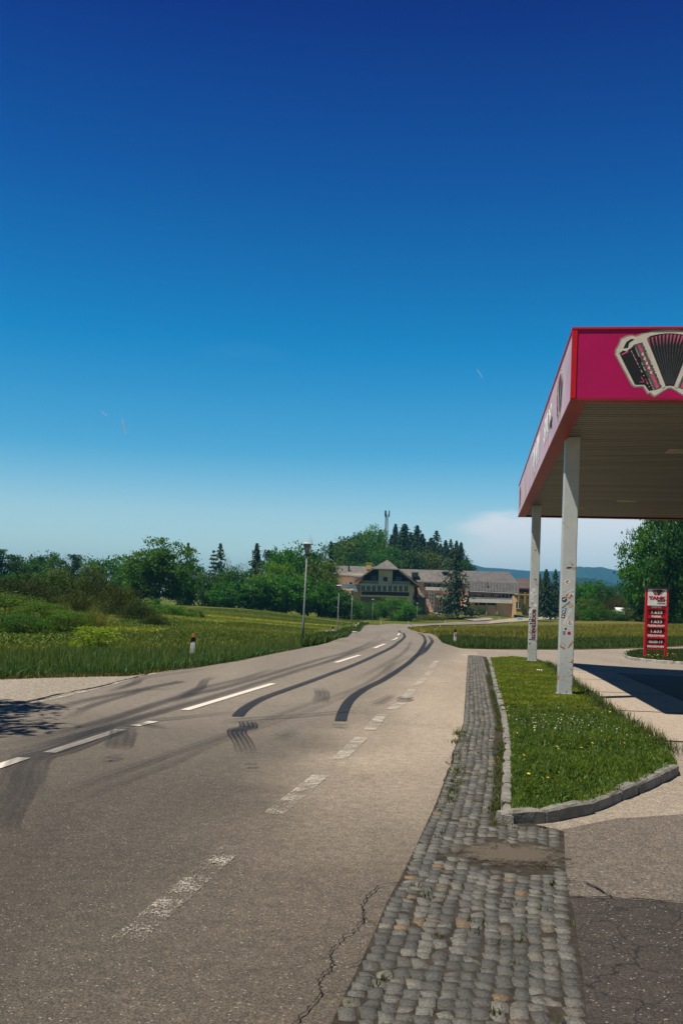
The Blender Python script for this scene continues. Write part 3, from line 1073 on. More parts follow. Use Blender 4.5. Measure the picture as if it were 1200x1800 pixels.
pin = [tuple(Vector(p) + (cen - Vector(p)).normalized() * .10) for p in isl_out]
yb = at(1000, 1262).y
off_kerb = lambda P: P[:, 0] > np.interp(P[:, 1], [q.y for q in KL], [q.x for q in KL]) + .085
P = scatter(pin, 165000, lambda P: np.where(P[:, 1] < yb, 1.0, .55) * off_kerb(P))
ln = np.array([noise.noise(Vector((p[0] * 1.3, p[1] * 1.3, 0))) for p in P])
l2 = np.array([noise.noise(Vector((p[0] * 5, p[1] * 5, 7))) for p in P])
near = P[:, 1] < yb
h = np.where(near, .055, .032) * (1 + .7 * ln + .6 * l2) * rng.uniform(.5, 1.25, len(P))
t = np.clip(.38 + .25 * l2 + np.where(near, .12 * (ln > .3), .30 + .4 * np.maximum(0, ln)) + rng.normal(0, .22, len(P)), 0, 1)
grass('island_grass', P, np.maximum(h, .015), rng.uniform(.004, .009, len(P)) * np.where(near, 1, 1.5), (.098, .155, .017), t, .085, .9)
# broad leaves of plantain, dandelion and clover in the near half
P = scatter(pin, 9000, lambda P: (P[:, 1] < yb + 1) * 1.0 * off_kerb(P))
grass('clover_leaves', P, rng.uniform(.02, .065, len(P)), rng.uniform(.015, .03, len(P)), (.075, .135, .018), np.clip(rng.normal(.45, .15, len(P)), 0, .85), .085, 1.6)
# straggling edges, weeds in the joints and by the kerb
E = []
for a, b_ in zip(IR[1:], IR[2:]):
    n = int((b_ - a).length * 420)
    s = rng.random(n)[:, None]
    E.append(np.array(a)[None, :2] * (1 - s) + np.array(b_)[None, :2] * s + rng.normal(0, .10, (n, 2)))
E = np.concatenate(E)
grass('verge_tufts', E, rng.uniform(.04, .22, len(E)) * (rng.random(len(E)) ** .7), rng.uniform(.006, .012, len(E)), (.052, .085, .016), np.clip(rng.normal(.5, .2, len(E)), 0, 1), .05, .8)
Wp = []
for y in np.arange(KL[0].y, KL[-2].y, .05):
    if noise.noise(Vector((y * .8, 3.3, 0))) > -.22:
        k = rng.integers(4, 22)
        Wp.append(np.stack([lerp_at(KL, y) - np.abs(rng.normal(0, .045, k)), y + rng.normal(0, .04, k)], 1))
for _ in range(95):
    y = 2.4 + 14 * random.random() ** 1.5
    x = random.uniform(cobL(y) + .05, min(cobR(y), cobL(y) + 1.05))
    k = rng.integers(4, 18)
    Wp.append(np.stack([x + rng.normal(0, .018, k), y + rng.normal(0, .025, k)], 1))
for px, py in [(806, 1285), (812, 1300), (805, 1308), (800, 1330), (808, 1295), (802, 1365), (803, 1352), (790, 1392), (800, 1380), (792, 1408)] * 3:
    p = at(px + random.uniform(-4, 4), py + random.uniform(-6, 6))
    k = rng.integers(15, 40)
    Wp.append(np.stack([p.x + rng.normal(0, .04, k), p.y + rng.normal(0, .08, k)], 1))
Wp = np.concatenate(Wp)
grass('joint_weeds', Wp, rng.uniform(.012, .055, len(Wp)), rng.uniform(.004, .010, len(Wp)), (.060, .085, .018), np.clip(rng.normal(.5, .3, len(Wp)), 0, 1), .012, 1.2)

# straw coloured lines across the lawn where the mower stopped
Sp = []
for (a_, b_) in (((890, 1263), (1062, 1257)), ((905, 1187), (950, 1184))):
    p_, q_ = at(*a_), at(*b_)
    k = 900
    s_ = rng.random(k)
    ok_ = np.array([noise.noise(Vector((u_ * 9, a_[1], 0))) > -.15 for u_ in s_])
    L_ = np.stack([p_.x + (q_.x - p_.x) * s_, p_.y + (q_.y - p_.y) * s_ + .05 * np.sin(s_ * 9)], 1) + rng.normal(0, .022, (k, 2))
    Sp.append(L_[ok_])
Sp = np.concatenate(Sp)
grass('straw_line', Sp, rng.uniform(.03, .075, len(Sp)), rng.uniform(.007, .014, len(Sp)), (.11, .10, .045), np.clip(rng.normal(.8, .1, len(Sp)), 0, 1), .085, 1.6)
# a scrap of paper on the lawn
pp = at(947, 1187)
rp = random.Random(8)
pv, pf = [], []
for j in range(6):
    for i in range(6):
        pv.append(((i - 2.5) * .026, (j - 2.5) * .018, .02 + rp.uniform(-.012, .016)))
pf = [(j * 6 + i, j * 6 + i + 1, j * 6 + i + 7, j * 6 + i + 6) for j in range(5) for i in range(5)]
o = MB().add(pv, pf).build('paper_scrap', M_paint if False else simple('paper', (.75, .74, .70), .8), fix=False)
o.location = (pp.x, pp.y, .125)
o.modifiers.new('thickness', 'SOLIDIFY').thickness = .002
tag(o, 'crumpled white scrap of paper lying on the lawn left of the columns', 'litter')

# daisies and a few dandelions
def flowers(name, P, zo, rad, mat):
    vs, fs = [], []
    for (x, y) in P:
        z = zg(x, y) + zo + random.uniform(.05, .10)
        r_ = rad * random.uniform(.7, 1.2)
        k = len(vs)
        tx, ty = random.uniform(-.35, .35), random.uniform(-.35, .35)
        vs.append((x, y, z + r_ * .3))
        for j in range(8):
            a = j * .7854
            vs.append((x + r_ * math.cos(a), y + r_ * math.sin(a), z + r_ * (tx * math.cos(a) + ty * math.sin(a))))
        fs += [(k, k + 1 + j, k + 1 + (j + 1) % 8) for j in range(8)]
        vs += [(x - .002, y, z), (x + .002, y, z), (x + .002, y, z - .12), (x - .002, y, z - .12)]
        fs += [(k + 9, k + 10, k + 11, k + 12)]
    return tag(MB().add(vs, fs).build(name, mat, fix=False), kind='stuff')


dl = at(985, 1285)
P = scatter(pin, 210, lambda P: np.exp(-((P[:, 0] - dl.x) / .6) ** 2 - ((P[:, 1] - dl.y + .3) / .8) ** 2) * 1.3 + .22 * (P[:, 1] < yb + .3) * (P[:, 1] > yb - 4.5))
flowers('daisies', P, .06, .0085, simple('daisy_petal', (.70, .68, .56), .6))
P = scatter(pin, 26, lambda P: (P[:, 1] < yb + .5) * .9)
flowers('dandelions', P, .085, .014, simple('dandelion_petal', (.75, .50, .02), .6))


# ------------------------------------------------------------------ filling-station canopy
M_mag = simple('magenta_panel', (.46, .003, .095), .38, .10, .7, spec=.4, dirt=(.22, .02, .09), dirt_amt=.25)
M_pink = simple('pale_pink_panel', (.70, .46, .48), .45, .16, .9, spec=.5, dirt=(.62, .42, .43), dirt_amt=.6)  # side panels in a paler pink than the front
M_red = simple('red_trim', (.55, .010, .016), .35, .08, 2)
M_flange = simple('red_flange', (.26, .016, .016), .5, .15, 3)
M_black = simple('black_print', (.012, .012, .014), .5, .2, 20)
M_cream = simple('cream_print', (.62, .57, .48), .55, .08, 8)
M_halo = simple('halo_print', (.30, .25, .19), .6, .1, 8)
M_rose = simple('rose_print', (.55, .09, .18), .5, .15, 20)
M_grey2 = simple('grey_print', (.09, .095, .09), .5, .4, 60)
M_white = simple('white_paint', (.78, .77, .74), .45, .05, 6)
M_steel = simple('galvanised_steel', (.34, .36, .36), .45, .15, 8, metal=.3)
M_dkmetal = simple('dark_metal', (.03, .032, .035), .45, .2, 8)

m_soff, N, b = new_mat('ribbed_soffit')
v = N.n('ShaderNodeTexCoord').outputs['Object']
f = N.remap(N.noise(N.n('ShaderNodeMapping', {'Vector': v, 'Scale': (.12, 1.5, 1)}).outputs[0], 1.2, 4), .3, .7)
c = N.mix(f, (.135, .130, .098), (.195, .187, .145))
setc(N, b, 'Base Color', c)
b.inputs['Roughness'].default_value = .5

m_col, N, b = new_mat('weathered_column_paint')
v = N.n('ShaderNodeTexCoord').outputs['Object']
z = N.n('ShaderNodeSeparateXYZ', {0: v}).outputs[2]
base = N.mix(N.remap(N.noise(v, 2.5, 5, .7), .3, .7), (.43, .46, .45), (.52, .545, .525))
rn = N.noise(v, 4.6, 6, .68, .4)
low = N.remap(z, 1.6, .05, 0, .150)
mid_ = N.math('MULTIPLY', N.remap(z, 1.5, 2.1), N.remap(z, 3.4, 2.3, 0, .06))
th = N.math('SUBTRACT', N.remap(z, 3.6, 4.4, .665, .80), N.math('ADD', low, mid_))
halo = N.remap(N.math('SUBTRACT', rn, th), -.045, .012)
rust = N.remap(N.math('SUBTRACT', rn, th), -.002, .012)
c = N.mix(N.math('MULTIPLY', halo, .5), base, (.42, .29, .15))
c = N.mix(rust, c, N.mix(N.remap(N.noise(v, 22, 4, .7), .3, .7), (.16, .055, .014), (.42, .18, .04)))
setc(N, b, 'Base Color', c)
setc(N, b, 'Roughness', N.math('ADD', .42, N.math('MULTIPLY', rust, .45)))
bp = N.n('ShaderNodeBump', {'Strength': .4, 'Distance': .006, 'Height': rust})
N.nt.links.new(bp.outputs[0], b.inputs['Normal'])

Z0, Z1 = 5.12, 6.285
_a, _b = ray(1003, 703)
_d = (Z0 - EYE) / _b
C0 = Vector((_a * _d, _d, 0))
RZ = -R(7.7)
can = empty('fuel_station_canopy', C0, RZ)
tag(can, 'magenta filling station canopy on grey steel columns standing in the grass island', 'canopy')
LEN, WID = 20.4, 9.4
fl_ = .27
mb = MB()
mb.span(.075, WID, 0, .05, Z0 + .03, Z1 - .035)
mb.build('front_fascia', M_mag, can)
mb = MB()
mb.span(0, .05, .075, LEN - .03, Z0 + .03, Z1 - .035)
mb.build('side_fascia', M_pink, can)
mb = MB()
mb.span(.05, WID, LEN - .05, LEN, Z0 + .03, Z1 - .035)
mb.span(WID - .05, WID, .06, LEN - .06, Z0 + .03, Z1 - .035)
mb.build('rear_fascia', M_mag, can)
mb = MB()
mb.span(-.02, WID, -.02, .07, Z1 - .033, Z1)
mb.span(-.02, .07, .072, LEN, Z1 - .033, Z1)
mb.span(-.015, .068, -.015, .055, Z0 + .025, Z1 - .035)
for y in (5.2, 10.3, 15.4):
    mb.span(-.006, .0, y - .012, y + .012, Z0 + .03, Z1 - .04)
mb.build('corner_trim', M_red, can)
mb = MB()
mb.span(.0685, .0745, .006, .05, Z0 + .03, Z1 - .036)
mb.build('panel_gap', M_black, can)
mb = MB()
mb.span(-.01, WID, -.01, fl_ - .01, Z0, Z0 + .025)
mb.span(-.01, fl_ - .01, fl_, LEN, Z0, Z0 + .025)
mb.span(fl_, WID, LEN - .22, LEN, Z0, Z0 + .025)
mb.span(fl_ + .0, WID, fl_, fl_ + .02, Z0 + .026, Z0 + .07)
mb.build('bottom_flange', M_flange, can)
prof = []
y = fl_ + .02
per = .2
while y < LEN - .26:
    prof += [(y, Z0 + .055), (y + per * .60, Z0 + .055), (y + per * .68, Z0 + .11), (y + per * .90, Z0 + .11)]
    y += per
vs = []
for (yy, zz) in prof:
    vs += [(fl_ - .03, yy, zz), (WID - .1, yy, zz)]
mb = MB().add(vs, [(2 * i, 2 * i + 1, 2 * i + 3, 2 * i + 2) for i in range(len(prof) - 1)])
mb.build('soffit', m_soff, can, fix=False)
mb = MB()
mb.span(.052, WID - .055, .055, LEN - .055, Z1 - .12, Z1 - .06)
mb.build('roof_deck', M_steel, can)


def plane_pt(px, py, P0, nrm, ax):
    """pixel -> (u along ax, z) on a vertical plane"""
    a, b_ = ray(px, py)
    n = Vector((nrm.x, nrm.y))
    d = (P0.x * n.x + P0.y * n.y) / (a * n.x + n.y)
    q = Vector((a * d - P0.x, d - P0.y))
    return q.dot(Vector((ax.x, ax.y))), EYE + b_ * d


# soffit lights
for (px, py) in ((1100, 881), (1197, 793), (1010, 893)):
    a, b_ = ray(px, py)
    d = (Z0 + .05 - EYE) / b_
    q = Vector((a * d - C0.x, d - C0.y))
    lx, ly = q.dot(BX), q.dot(AX)
    o = MB().span(lx - .3, lx + .3, ly - .3, ly + .3, Z0 + .048, Z0 + .06).build('soffit_light', simple('unlit_lamp_glass', (.16, .22, .12), .15, .1), can)

# accordion emblem (front): traced at its real size on the panel
def FP(zx, zy):
    return plane_pt(1050 + zx / 8, 570 + zy / 8, C0, AX, BX)


mir = lambda P: [(2020 - x, y) for x, y in P][::-1]
out_l = [(300, 300), (335, 215), (400, 180), (480, 165), (540, 180), (640, 140), (760, 108), (880, 92), (1010, 86)]
low_l = [(990, 890), (930, 925), (800, 1005), (765, 985), (745, 960), (700, 965), (640, 870), (520, 875), (480, 840), (255, 430), (262, 360)]
outline = out_l + mir(out_l)[1:] + mir(low_l) + low_l


def decal(mb, pts, layer, mi, proj, base=-.0, flip=1):
    q = [proj(*p) for p in pts]
    mb.prism([(u, z) for u, z in q], 'y', base - .002 * layer, base - .002 * (layer - 1) + .0004, mi)


def emblem(mb, proj):
    grow = [(1010 + (x - 1010) * 1.028, 540 + (y - 540) * 1.05) for x, y in outline]
    decal(mb, grow, 1, 4, proj)
    decal(mb, outline, 2, 1, proj)
    sides = [([(300, 410), (350, 370), (400, 380), (470, 330), (500, 300), (560, 400), (640, 620), (780, 925), (715, 935), (655, 850), (520, 850)], 0),
             ([(355, 340), (400, 250), (470, 205), (510, 215), (440, 260), (420, 330)], 0),
             ([(495, 290), (620, 255), (640, 290), (890, 890), (790, 925), (640, 590)], 3),
             ([(690, 200), (740, 165), (800, 150), (870, 138), (940, 130), (1010, 127), (1010, 862), (950, 870)], 0)]
    for P, m_ in sides:
        decal(mb, P, 3, m_, proj)
        decal(mb, mir(P), 3, m_, proj)
    fine = [([(555, 290), (590, 285), (860, 885), (820, 912)], 2), ([(310, 432), (420, 372), (430, 390), (350, 432)], 2), ([(570, 815), (640, 800), (600, 745), (610, 740), (650, 800), (640, 818)], 2),
            ([(610, 205), (660, 180), (945, 880), (905, 900)], 1)]
    for P, m_ in fine:
        decal(mb, P, 4, m_, proj)
        decal(mb, mir(P), 4, m_, proj)
    # bellows: rose pleats at the top, grey fold lines to the hub
    for k in range(13):
        t = k / 12
        x0 = 690 + 640 * t
        y0 = 200 - 60 * math.sin(math.pi * t)
        x1 = 955 + 110 * t
        if abs(t - .5) < .53:
            decal(mb, [(x0 + 8, y0 + 4), (x0 + 34, y0 - 4), (x0 + 30, y0 + 30), (x0 + (x1 - x0) * .22 + 4, y0 + 150)], 5, 2, proj)
        decal(mb, [(x0 - 3, y0 + 10), (x0 + 5, y0 + 10), (x1 + 2, 850), (x1 - 2, 850)], 4, 3, proj)
    rs = random.Random(3)
    for k in range(30):                                     # keys and studs
        t = k / 29
        for (ax_, ay_, bx_, by_) in ((525, 330, 770, 905), (640, 300, 880, 860), (470, 380, 720, 880)):
            x, y = ax_ + (bx_ - ax_) * t, ay_ + (by_ - ay_) * t
            s = rs.uniform(4, 9)
            decal(mb, [(x - s, y - 5), (x + s, y - 7), (x + s, y + 4), (x - s, y + 6)], 5, rs.choice((1, 2, 0, 1)), proj)
    for k in range(5):                                      # flowing white script on the rose band
        t = k / 4
        x, y = 632 + 118 * t, 425 + 255 * t
        decal(mb, [(x - 24, y + 8), (x - 8, y - 26), (x + 16, y - 12), (x + 4, y + 6), (x + 20, y + 26), (x - 4, y + 22)], 6, 1, proj)


EMB = [M_black, M_cream, M_rose, M_grey2, M_halo]
mb = MB()
emblem(mb, FP)
o = mb.build('accordion_emblem', EMB, can)
# the same emblem and lettering on the side towards the road
LP = lambda px, py: plane_pt(px, py, C0, BX, AX)
h_e = .5 * (Z0 + Z1)
W_e = .86 / 920


def side_emblem(yc):
    mb = MB()
    emblem(mb, lambda zx, zy: ((zx - 1010) * W_e, h_e - (zy - 545) * W_e))
    o = mb.build('accordion_emblem', EMB, can)
    o.rotation_euler = (0, 0, -math.pi / 2)
    o.location = (-.001, yc, 0)
    return o


y_near = .5 * (LP(979, 690)[0] + LP(989, 690)[0])
y_far = LP(913.5, 850)[0]
y_sq = LP(969, 715)[0]
side_emblem(y_near + .1)
side_emblem(min(y_far, LEN - 1.2))
t = link('sign_lettering', text_mesh('TANK', .98, M_white, .003, .03), can)
t.rotation_euler = (0, 0, -math.pi / 2)
t.location = (-.004, 10.2, h_e)
t.scale = (1.5, 1, 1)
t = link('sign_lettering', text_mesh('SHOP', .80, M_white, .003, .02), can)
t.rotation_euler = (0, 0, -math.pi / 2)
t.location = (-.004, 5.6, h_e)
t.scale = (1.1, 1, 1)
t = link('sign_lettering', text_mesh('Lobming', .34, M_black, .003, .0, .3), can)
t.rotation_euler = (0, 0, -math.pi / 2)
t.location = (-.004, y_sq + .3, h_e - .1)

# columns with their stickers
def column(px, py, w=.285):
    p = at(px, py)
    q = Vector((p.x - C0.x, p.y - C0.y))
    lx, ly = q.dot(BX), q.dot(AX) + w / 2
    mb = MB()
    mb.box((0, 0, (Z0 + .05) / 2), (w, w, Z0 + .05), ch=.012)
    o = mb.build('column', m_col, can)
    o.location = (lx, ly, 0)
    return o, Vector((p.x, p.y, 0)), w


col1, P1, w1 = column(992, 1229)
col2, P2, w2 = column(934.5, 1169)
for cx, cy in ((col1.location.x + 7.2, col1.location.y), (col2.location.x + 7.2, col2.location.y)):
    o = col1.copy()
    COL.objects.link(o)
    o.location = (cx, cy, 0)
for c_ in (col1, col2):
    mb = MB()
    mb.box((0, 0, .10), (.33, .33, .012))
    mb.build('foot_plate', M_steel, c_)

SC = {'w': M_white, 'k': M_black, 'c': M_cream, 'r': M_red, 'b': simple('blue_print', (.05, .28, .55), .5), 't': simple('tan_print', (.45, .26, .10), .5), 'g': simple('grey_sticker', (.13, .15, .17), .5),
      'n': simple('green_print', (.03, .12, .10), .5), 'o': simple('orange_print', (.50, .14, .05), .5), 'p': simple('purple_print', (.06, .03, .08), .5), 'l': simple('pale_sticker', (.58, .60, .59), .5)}
SK = list(SC.keys())
SM = [SC[k] for k in SK]


def stickers(colo, P, w, items):
    P0 = Vector((P.x, P.y))
    for it in items:
        shp, zx, zy, sx, sy, rot, cols = it
        u, z = plane_pt(900 + zx / 5, 880 + zy / 5, P0, AX, BX)
        dpx = (P0.y) / FPX / 5
        hw, hh = sx * dpx / 2, sy * dpx / 2
        mb = MB()
        c0 = SK.index(cols[0])
        yf = -w / 2

        def poly(pts, layer, mi):
            ca, sa = math.cos(R(rot)), math.sin(R(rot))
            mb.prism([(a * ca - b_ * sa, a * sa + b_ * ca) for a, b_ in pts], 'y', -.0012 * layer, -.0012 * (layer - 1) + .0002, mi)
        circ = lambda r, n=18: [(r * math.cos(6.2832 * k / n), r * math.sin(6.2832 * k / n)) for k in range(n)]
        if shp == 'o':
            poly(circ(hw), 1, c0)
            if len(cols) > 1:
                poly([(-hw * .8, -hw * .25), (-hw * .2, -hw * .1), (hw * .75, hw * .45), (hw * .2, hw * .45), (-hw * .5, hw * .2)], 2, SK.index(cols[1]))
            if len(cols) > 2:
                poly([(-hw * .5, -hw * .6), (hw * .55, -hw * .5), (hw * .6, -hw * .25), (-hw * .3, -hw * .35)], 2, SK.index(cols[2]))
                poly([(-hw * .4, hw * .62), (hw * .2, hw * .6), (hw * .3, hw * .8), (-hw * .2, hw * .82)], 2, SK.index(cols[2]))
        else:
            poly([(-hw, -hh), (hw, -hh), (hw, hh), (-hw, hh)], 1, c0)
            if len(cols) > 1:
                poly([(-hw * .7, -hh * .5), (hw * .2, -hh * .6), (hw * .6, hh * .1), (-hw * .3, hh * .55)], 2, SK.index(cols[1]))
            if len(cols) > 2:
                poly([(hw * .1, -hh * .8), (hw * .8, -hh * .8), (hw * .8, -hh * .2), (hw * .1, -hh * .3)], 3, SK.index(cols[2]))
        o = mb.build('sticker', SM, colo)
        o.location = (u, yf - .0005, z)


stickers(col1, P1, w1, [('s', 497, 590, 42, 13, 6, 'kp'), ('o', 483, 715, 50, 50, 8, 'wkr'), ('s', 468, 783, 80, 8, 22, 'l'), ('s', 500, 800, 100, 20, 27, 'lc'), ('s', 455, 815, 60, 10, 30, 'l'),
                        ('s', 517, 828, 36, 24, -20, 'wpk'), ('s', 492, 842, 46, 26, -25, 'oc'), ('o', 455, 870, 46, 46, 0, 'kwg'), ('s', 470, 916, 92, 10, 42, 'g'), ('s', 510, 921, 34, 30, 30, 'tc'),
                        ('s', 469, 950, 17, 20, 35, 'b'), ('s', 451, 978, 30, 28, -8, 'nwk'), ('s', 446, 1016, 30, 30, -8, 'kwr'), ('s', 482, 1022, 152, 26, 68, 'cl'), ('o', 505, 1075, 52, 52, 15, 'wrk'),
                        ('s', 450, 1108, 40, 22, -18, 'c'), ('s', 467, 1127, 14, 18, 0, 'k'), ('s', 452, 1152, 28, 8, 0, 'g'), ('s', 454, 1164, 24, 7, 0, 'g'), ('s', 455, 1176, 20, 7, 0, 'g'), ('o', 497, 1165, 31, 31, 30, 'rk')])
stickers(col2, P2, w2, [('s', 193, 362, 44, 7, -50, 'w'), ('s', 203, 436, 16, 9, 0, 'g'), ('s', 203, 694, 24, 8, -15, 'k'), ('s', 187, 785, 26, 30, 10, 'wl'), ('o', 168, 815, 30, 30, 0, 'wl'), ('s', 186, 835, 66, 9, 40, 'w'),
                        ('o', 201, 840, 10, 10, 0, 't'), ('o', 173, 873, 28, 28, 0, 'wg'), ('s', 176, 902, 34, 16, -20, 'cr'), ('s', 201, 920, 24, 24, 40, 'w'), ('s', 161, 970, 50, 18, 55, 'w'), ('s', 158, 1020, 26, 22, 0, 'lb'),
                        ('s', 160, 1052, 28, 20, -6, 'kw'), ('s', 162, 1080, 22, 10, 0, 'k'), ('s', 150, 940, 12, 12, 30, 'k'), ('s', 174, 1222, 56, 8, -4, 'kg'), ('o', 152, 1258, 14, 14, 0, 'kl'), ('s', 178, 1104, 18, 12, 5, 'kr')])
M_let = simple('dark_red_print', (.16, .015, .03), .5, .2)
u, z = plane_pt(937, 1097, P2, AX, BX)
t = link('sticker', text_mesh('BOOSTPARTS', .155, M_let, .0008, .008), col2)
t.rotation_euler = (0, math.pi / 2, 0)
t.location = (u, -w2 / 2 - .003, z)

# ------------------------------------------------------------------ price sign on its own kerbed island
si_px = [(1094, 1153), (1100, 1158), (1113, 1161), (1140, 1164), (1200, 1169), (1300, 1177), (1300, 1146), (1200, 1143.5), (1130, 1144), (1108, 1147), (1098, 1150)]
SI = [xy(*p) for p in si_px]
sheet('sign_island', SI, M_soil, .10, 1.5)
mb = MB()
kerb(mb, dense(SI[-1:] + SI[:6], 3), .16, .13, 1, .5, 1.0, .10)
kerb(mb, dense(SI[6:], 3), .14, .10, 1, .8, 1.2, .10)
tag(mb.build('sign_kerb', simple('kerb_granite_pale', (.30, .285, .25), .8, .3, 3, .5, 40)), kind='structure')
P = scatter(SI, 16000)
grass('sign_island_grass', P, rng.uniform(.04, .12, len(P)), rng.uniform(.012, .02, len(P)), (.045, .075, .014), np.clip(rng.normal(.45, .18, len(P)), 0, 1), .10, .7)
flowers('yellow_flowers', [xy(1150 + random.uniform(-20, 40), 1160 + random.uniform(-4, 2)) for _ in range(26)], .12, .03, simple('yellow_petal', (.8, .42, .02), .6))

sb = at(1150, 1159)
UP = sb.y / FPX
sg = empty('price_sign', (sb.x, sb.y, sb.z + .05), 0)
tag(sg, 'tall red fuel price sign with white accordion panel on kerbed grass island', 'sign')
M_sred = simple('sign_red', (.52, .008, .018), .4, .08, 3)
M_sdk = simple('shaded_recess_red', (.11, .006, .012), .5, .15, 5)  # sign red darkened, recess shade of the display windows put into the colour
zr = lambda py: (1158.5 - py) * UP
wx = 20.2 * UP
for s in (-1, 1):
    MB().box((s * (wx - .05), 0, zr(1037) / 2), (.10, .10, zr(1037)), ch=.008).build('post', M_sred, sg)
MB().span(-wx - .06, wx + .06, -.09, .09, zr(1036.5), zr(1033.8)).build('cap', M_dkmetal, sg)
MB().span(-wx + .102, wx - .102, -.055, .035, zr(1066), zr(1037)).build('logo_panel', M_white, sg)
MB().span(-wx + .102, wx - .102, -.02, .03, zr(1143), zr(1066.3)).build('display_panel', M_sred, sg)
lp = [o for o in sg.children if o.name.startswith('logo_panel')][0]
dp = [o for o in sg.children if o.name.startswith('display_panel')][0]
mb = MB()
decal(mb, [(-.32, .30), (-.12, .36), (.02, -.32), (-.16, -.30)], 1, 0, lambda x, y: (x * .8, zr(1043.2) + y * .40), -.055)
decal(mb, [(-.10, .36), (.20, .36), (.36, .28), (.10, -.30), (.04, -.32)], 2, 1, lambda x, y: (x * .8, zr(1043.2) + y * .40), -.055)
decal(mb, [(.40, .28), (.46, .22), (.20, -.32), (.13, -.30)], 1, 2, lambda x, y: (x * .8, zr(1043.2) + y * .40), -.055)
decal(mb, [(.02, .30), (.10, .32), (.08, -.1)], 3, 0, lambda x, y: (x * .8, zr(1043.2) + y * .40), -.055)
decal(mb, [(-.26, .22), (-.20, .26), (-.02, -.26), (-.08, -.26)], 2, 2, lambda x, y: (x * .8, zr(1043.2) + y * .40), -.055)
mb.build('accordion_emblem', [simple('dark_red_ink', (.17, .015, .02), .5), simple('ink_black', (.03, .005, .01), .5), simple('warm_ink', (.42, .16, .11), .5)], lp)


def letter(body, py, size, mat, x=0, sx=1.15, par=None, y=-.022, bold=.012, name='lettering', shear=0):
    t = link(name, text_mesh(body, size, mat, .003, bold, shear), par or dp)
    t.location = (x, y, zr(py))
    t.scale = (sx, 1, 1)
    return t


M_ink = simple('sign_red_ink', (.42, .008, .02), .5)
M_teal = simple('teal_ink', (.01, .06, .07), .5)
letter('TANK', 1053.0, .19, M_ink, 0, 1.45, lp, -.058, .016)
letter('SHOP', 1057.6, .105, M_teal, .20, 1.35, lp, -.058, .008)
letter('Lobming', 1061.5, .10, M_ink, .20, 1.1, lp, -.058, .002)
M_digit = simple('flip_digit_white', (.80, .76, .70), .5)  # plain white of the flip digits and captions
for py, s, x in (('DIESEL', 1068.4, .6), ('SUPER', 1085.2, .6), ('SUPER PLUS', 1101.5, .95), ('TÄGLICH VON', 1119, .95), ('WILLKOMMEN', 1138, .95)):
    t = letter(py, s, .105, M_digit, 0, 1, dp, -.022, .010)
    t.scale = (min(1.5, x * 2 * (wx - .12) / max(t.dimensions.x, .1)), 1, 1)
for py0, body in ((1077, '1.633'), (1093, '1.633'), (1110, '1.633'), (1128.5, '06:00-19')):
    hh = 4.6
    f_ = MB().span(-wx + .16, wx - .16, -.028, -.021, zr(py0 + hh), zr(py0 - hh)).build('price_display', M_sdk, dp)
    fr = MB()
    fr.span(-wx + .13, wx - .13, -.06, -.022, zr(py0 - hh) + .001, zr(py0 - hh) + .028)
    fr.build('display_frame', M_sred, dp)
    t = letter(body, py0 + 1.2, .20, M_digit, 0, 1, dp, -.031, .004, 'price_digits')
    t.scale = (min(1.6, (1.25 if len(body) < 6 else 1.6) * (wx - .14) / max(t.dimensions.x, .1)), 1, 1)

# ------------------------------------------------------------------ street lamps
M_pole = simple('lamp_pole_paint', (.15, .17, .17), .5, .2, 5)
M_cap = simple('lamp_cap', (.50, .50, .47), .4, .1, 4)
M_lens = simple('lamp_glass', (.30, .33, .33), .12, .15, 4, spec=.6)


def street_lamp(px, top, base, label, lean=0.0, dark=False):
    p = at(px, base)
    H = PD(px, top, p.y).z - p.z
    k = H / 4.75
    root = empty('street_lamp', p, 0)
    root.rotation_euler = (0, lean, 0)
    tag(root, label, 'street lamp', 'street lamps along the road')
    MB().tube([(0, 0, -.2), (0, 0, 1.0 * k), (0, 0, 1.05 * k), (0, 0, H - .72 * k)], [.062 * k, .060 * k, .045 * k, .038 * k], 10).build('pole', M_pole, root, True)
    MB().lathe([(.045 * k, -.68 * k), (.09 * k, -.66 * k), (.10 * k, -.58 * k), (.07 * k, -.55 * k)], 16, c=(0, 0, H)).build('lantern_base', M_dkmetal, root)
    MB().lathe([(.09 * k, -.555 * k), (.185 * k, -.10 * k)], 20, c=(0, 0, H)).build('lantern_glass', M_lens if not dark else M_dkmetal, root, True)
    mb = MB()
    for q in range(4):
        a = q * 1.5708 + .4
        mb.tube([(.095 * k * math.cos(a), .095 * k * math.sin(a), H - .555 * k), (.192 * k * math.cos(a), .192 * k * math.sin(a), H - .10 * k)], .010 * k, 5)
    mb.build('lantern_frame', M_dkmetal, root)
    MB().lathe([(.285 * k, -.10 * k), (.30 * k, -.08 * k), (.28 * k, -.055 * k), (.16 * k, -.012 * k), (.04 * k, 0)], 24, c=(0, 0, H)).build('lamp_cap', M_cap if not dark else M_dkmetal, root, True)
    return root


street_lamp(531.5, 953, 1125, 'nearest and tallest lamp post with wide flat cap, left of the road', R(1.2))
street_lamp(592.5, 1028, 1116, 'lamp post beside the white culvert slab, second along the road', R(.5))
street_lamp(617, 1036, 1103, 'slim lamp post before the bushes left of the gabled house', R(.3))
street_lamp(654, 1053, 1093, 'small distant lamp post in front of the green bush below the gable')
street_lamp(732, 1060, 1093, 'small white capped lamp post at the outside of the bend beside the brushwood')
street_lamp(820, 1066, 1087, 'low dark lamp post on the hotel lawn', 0, True)

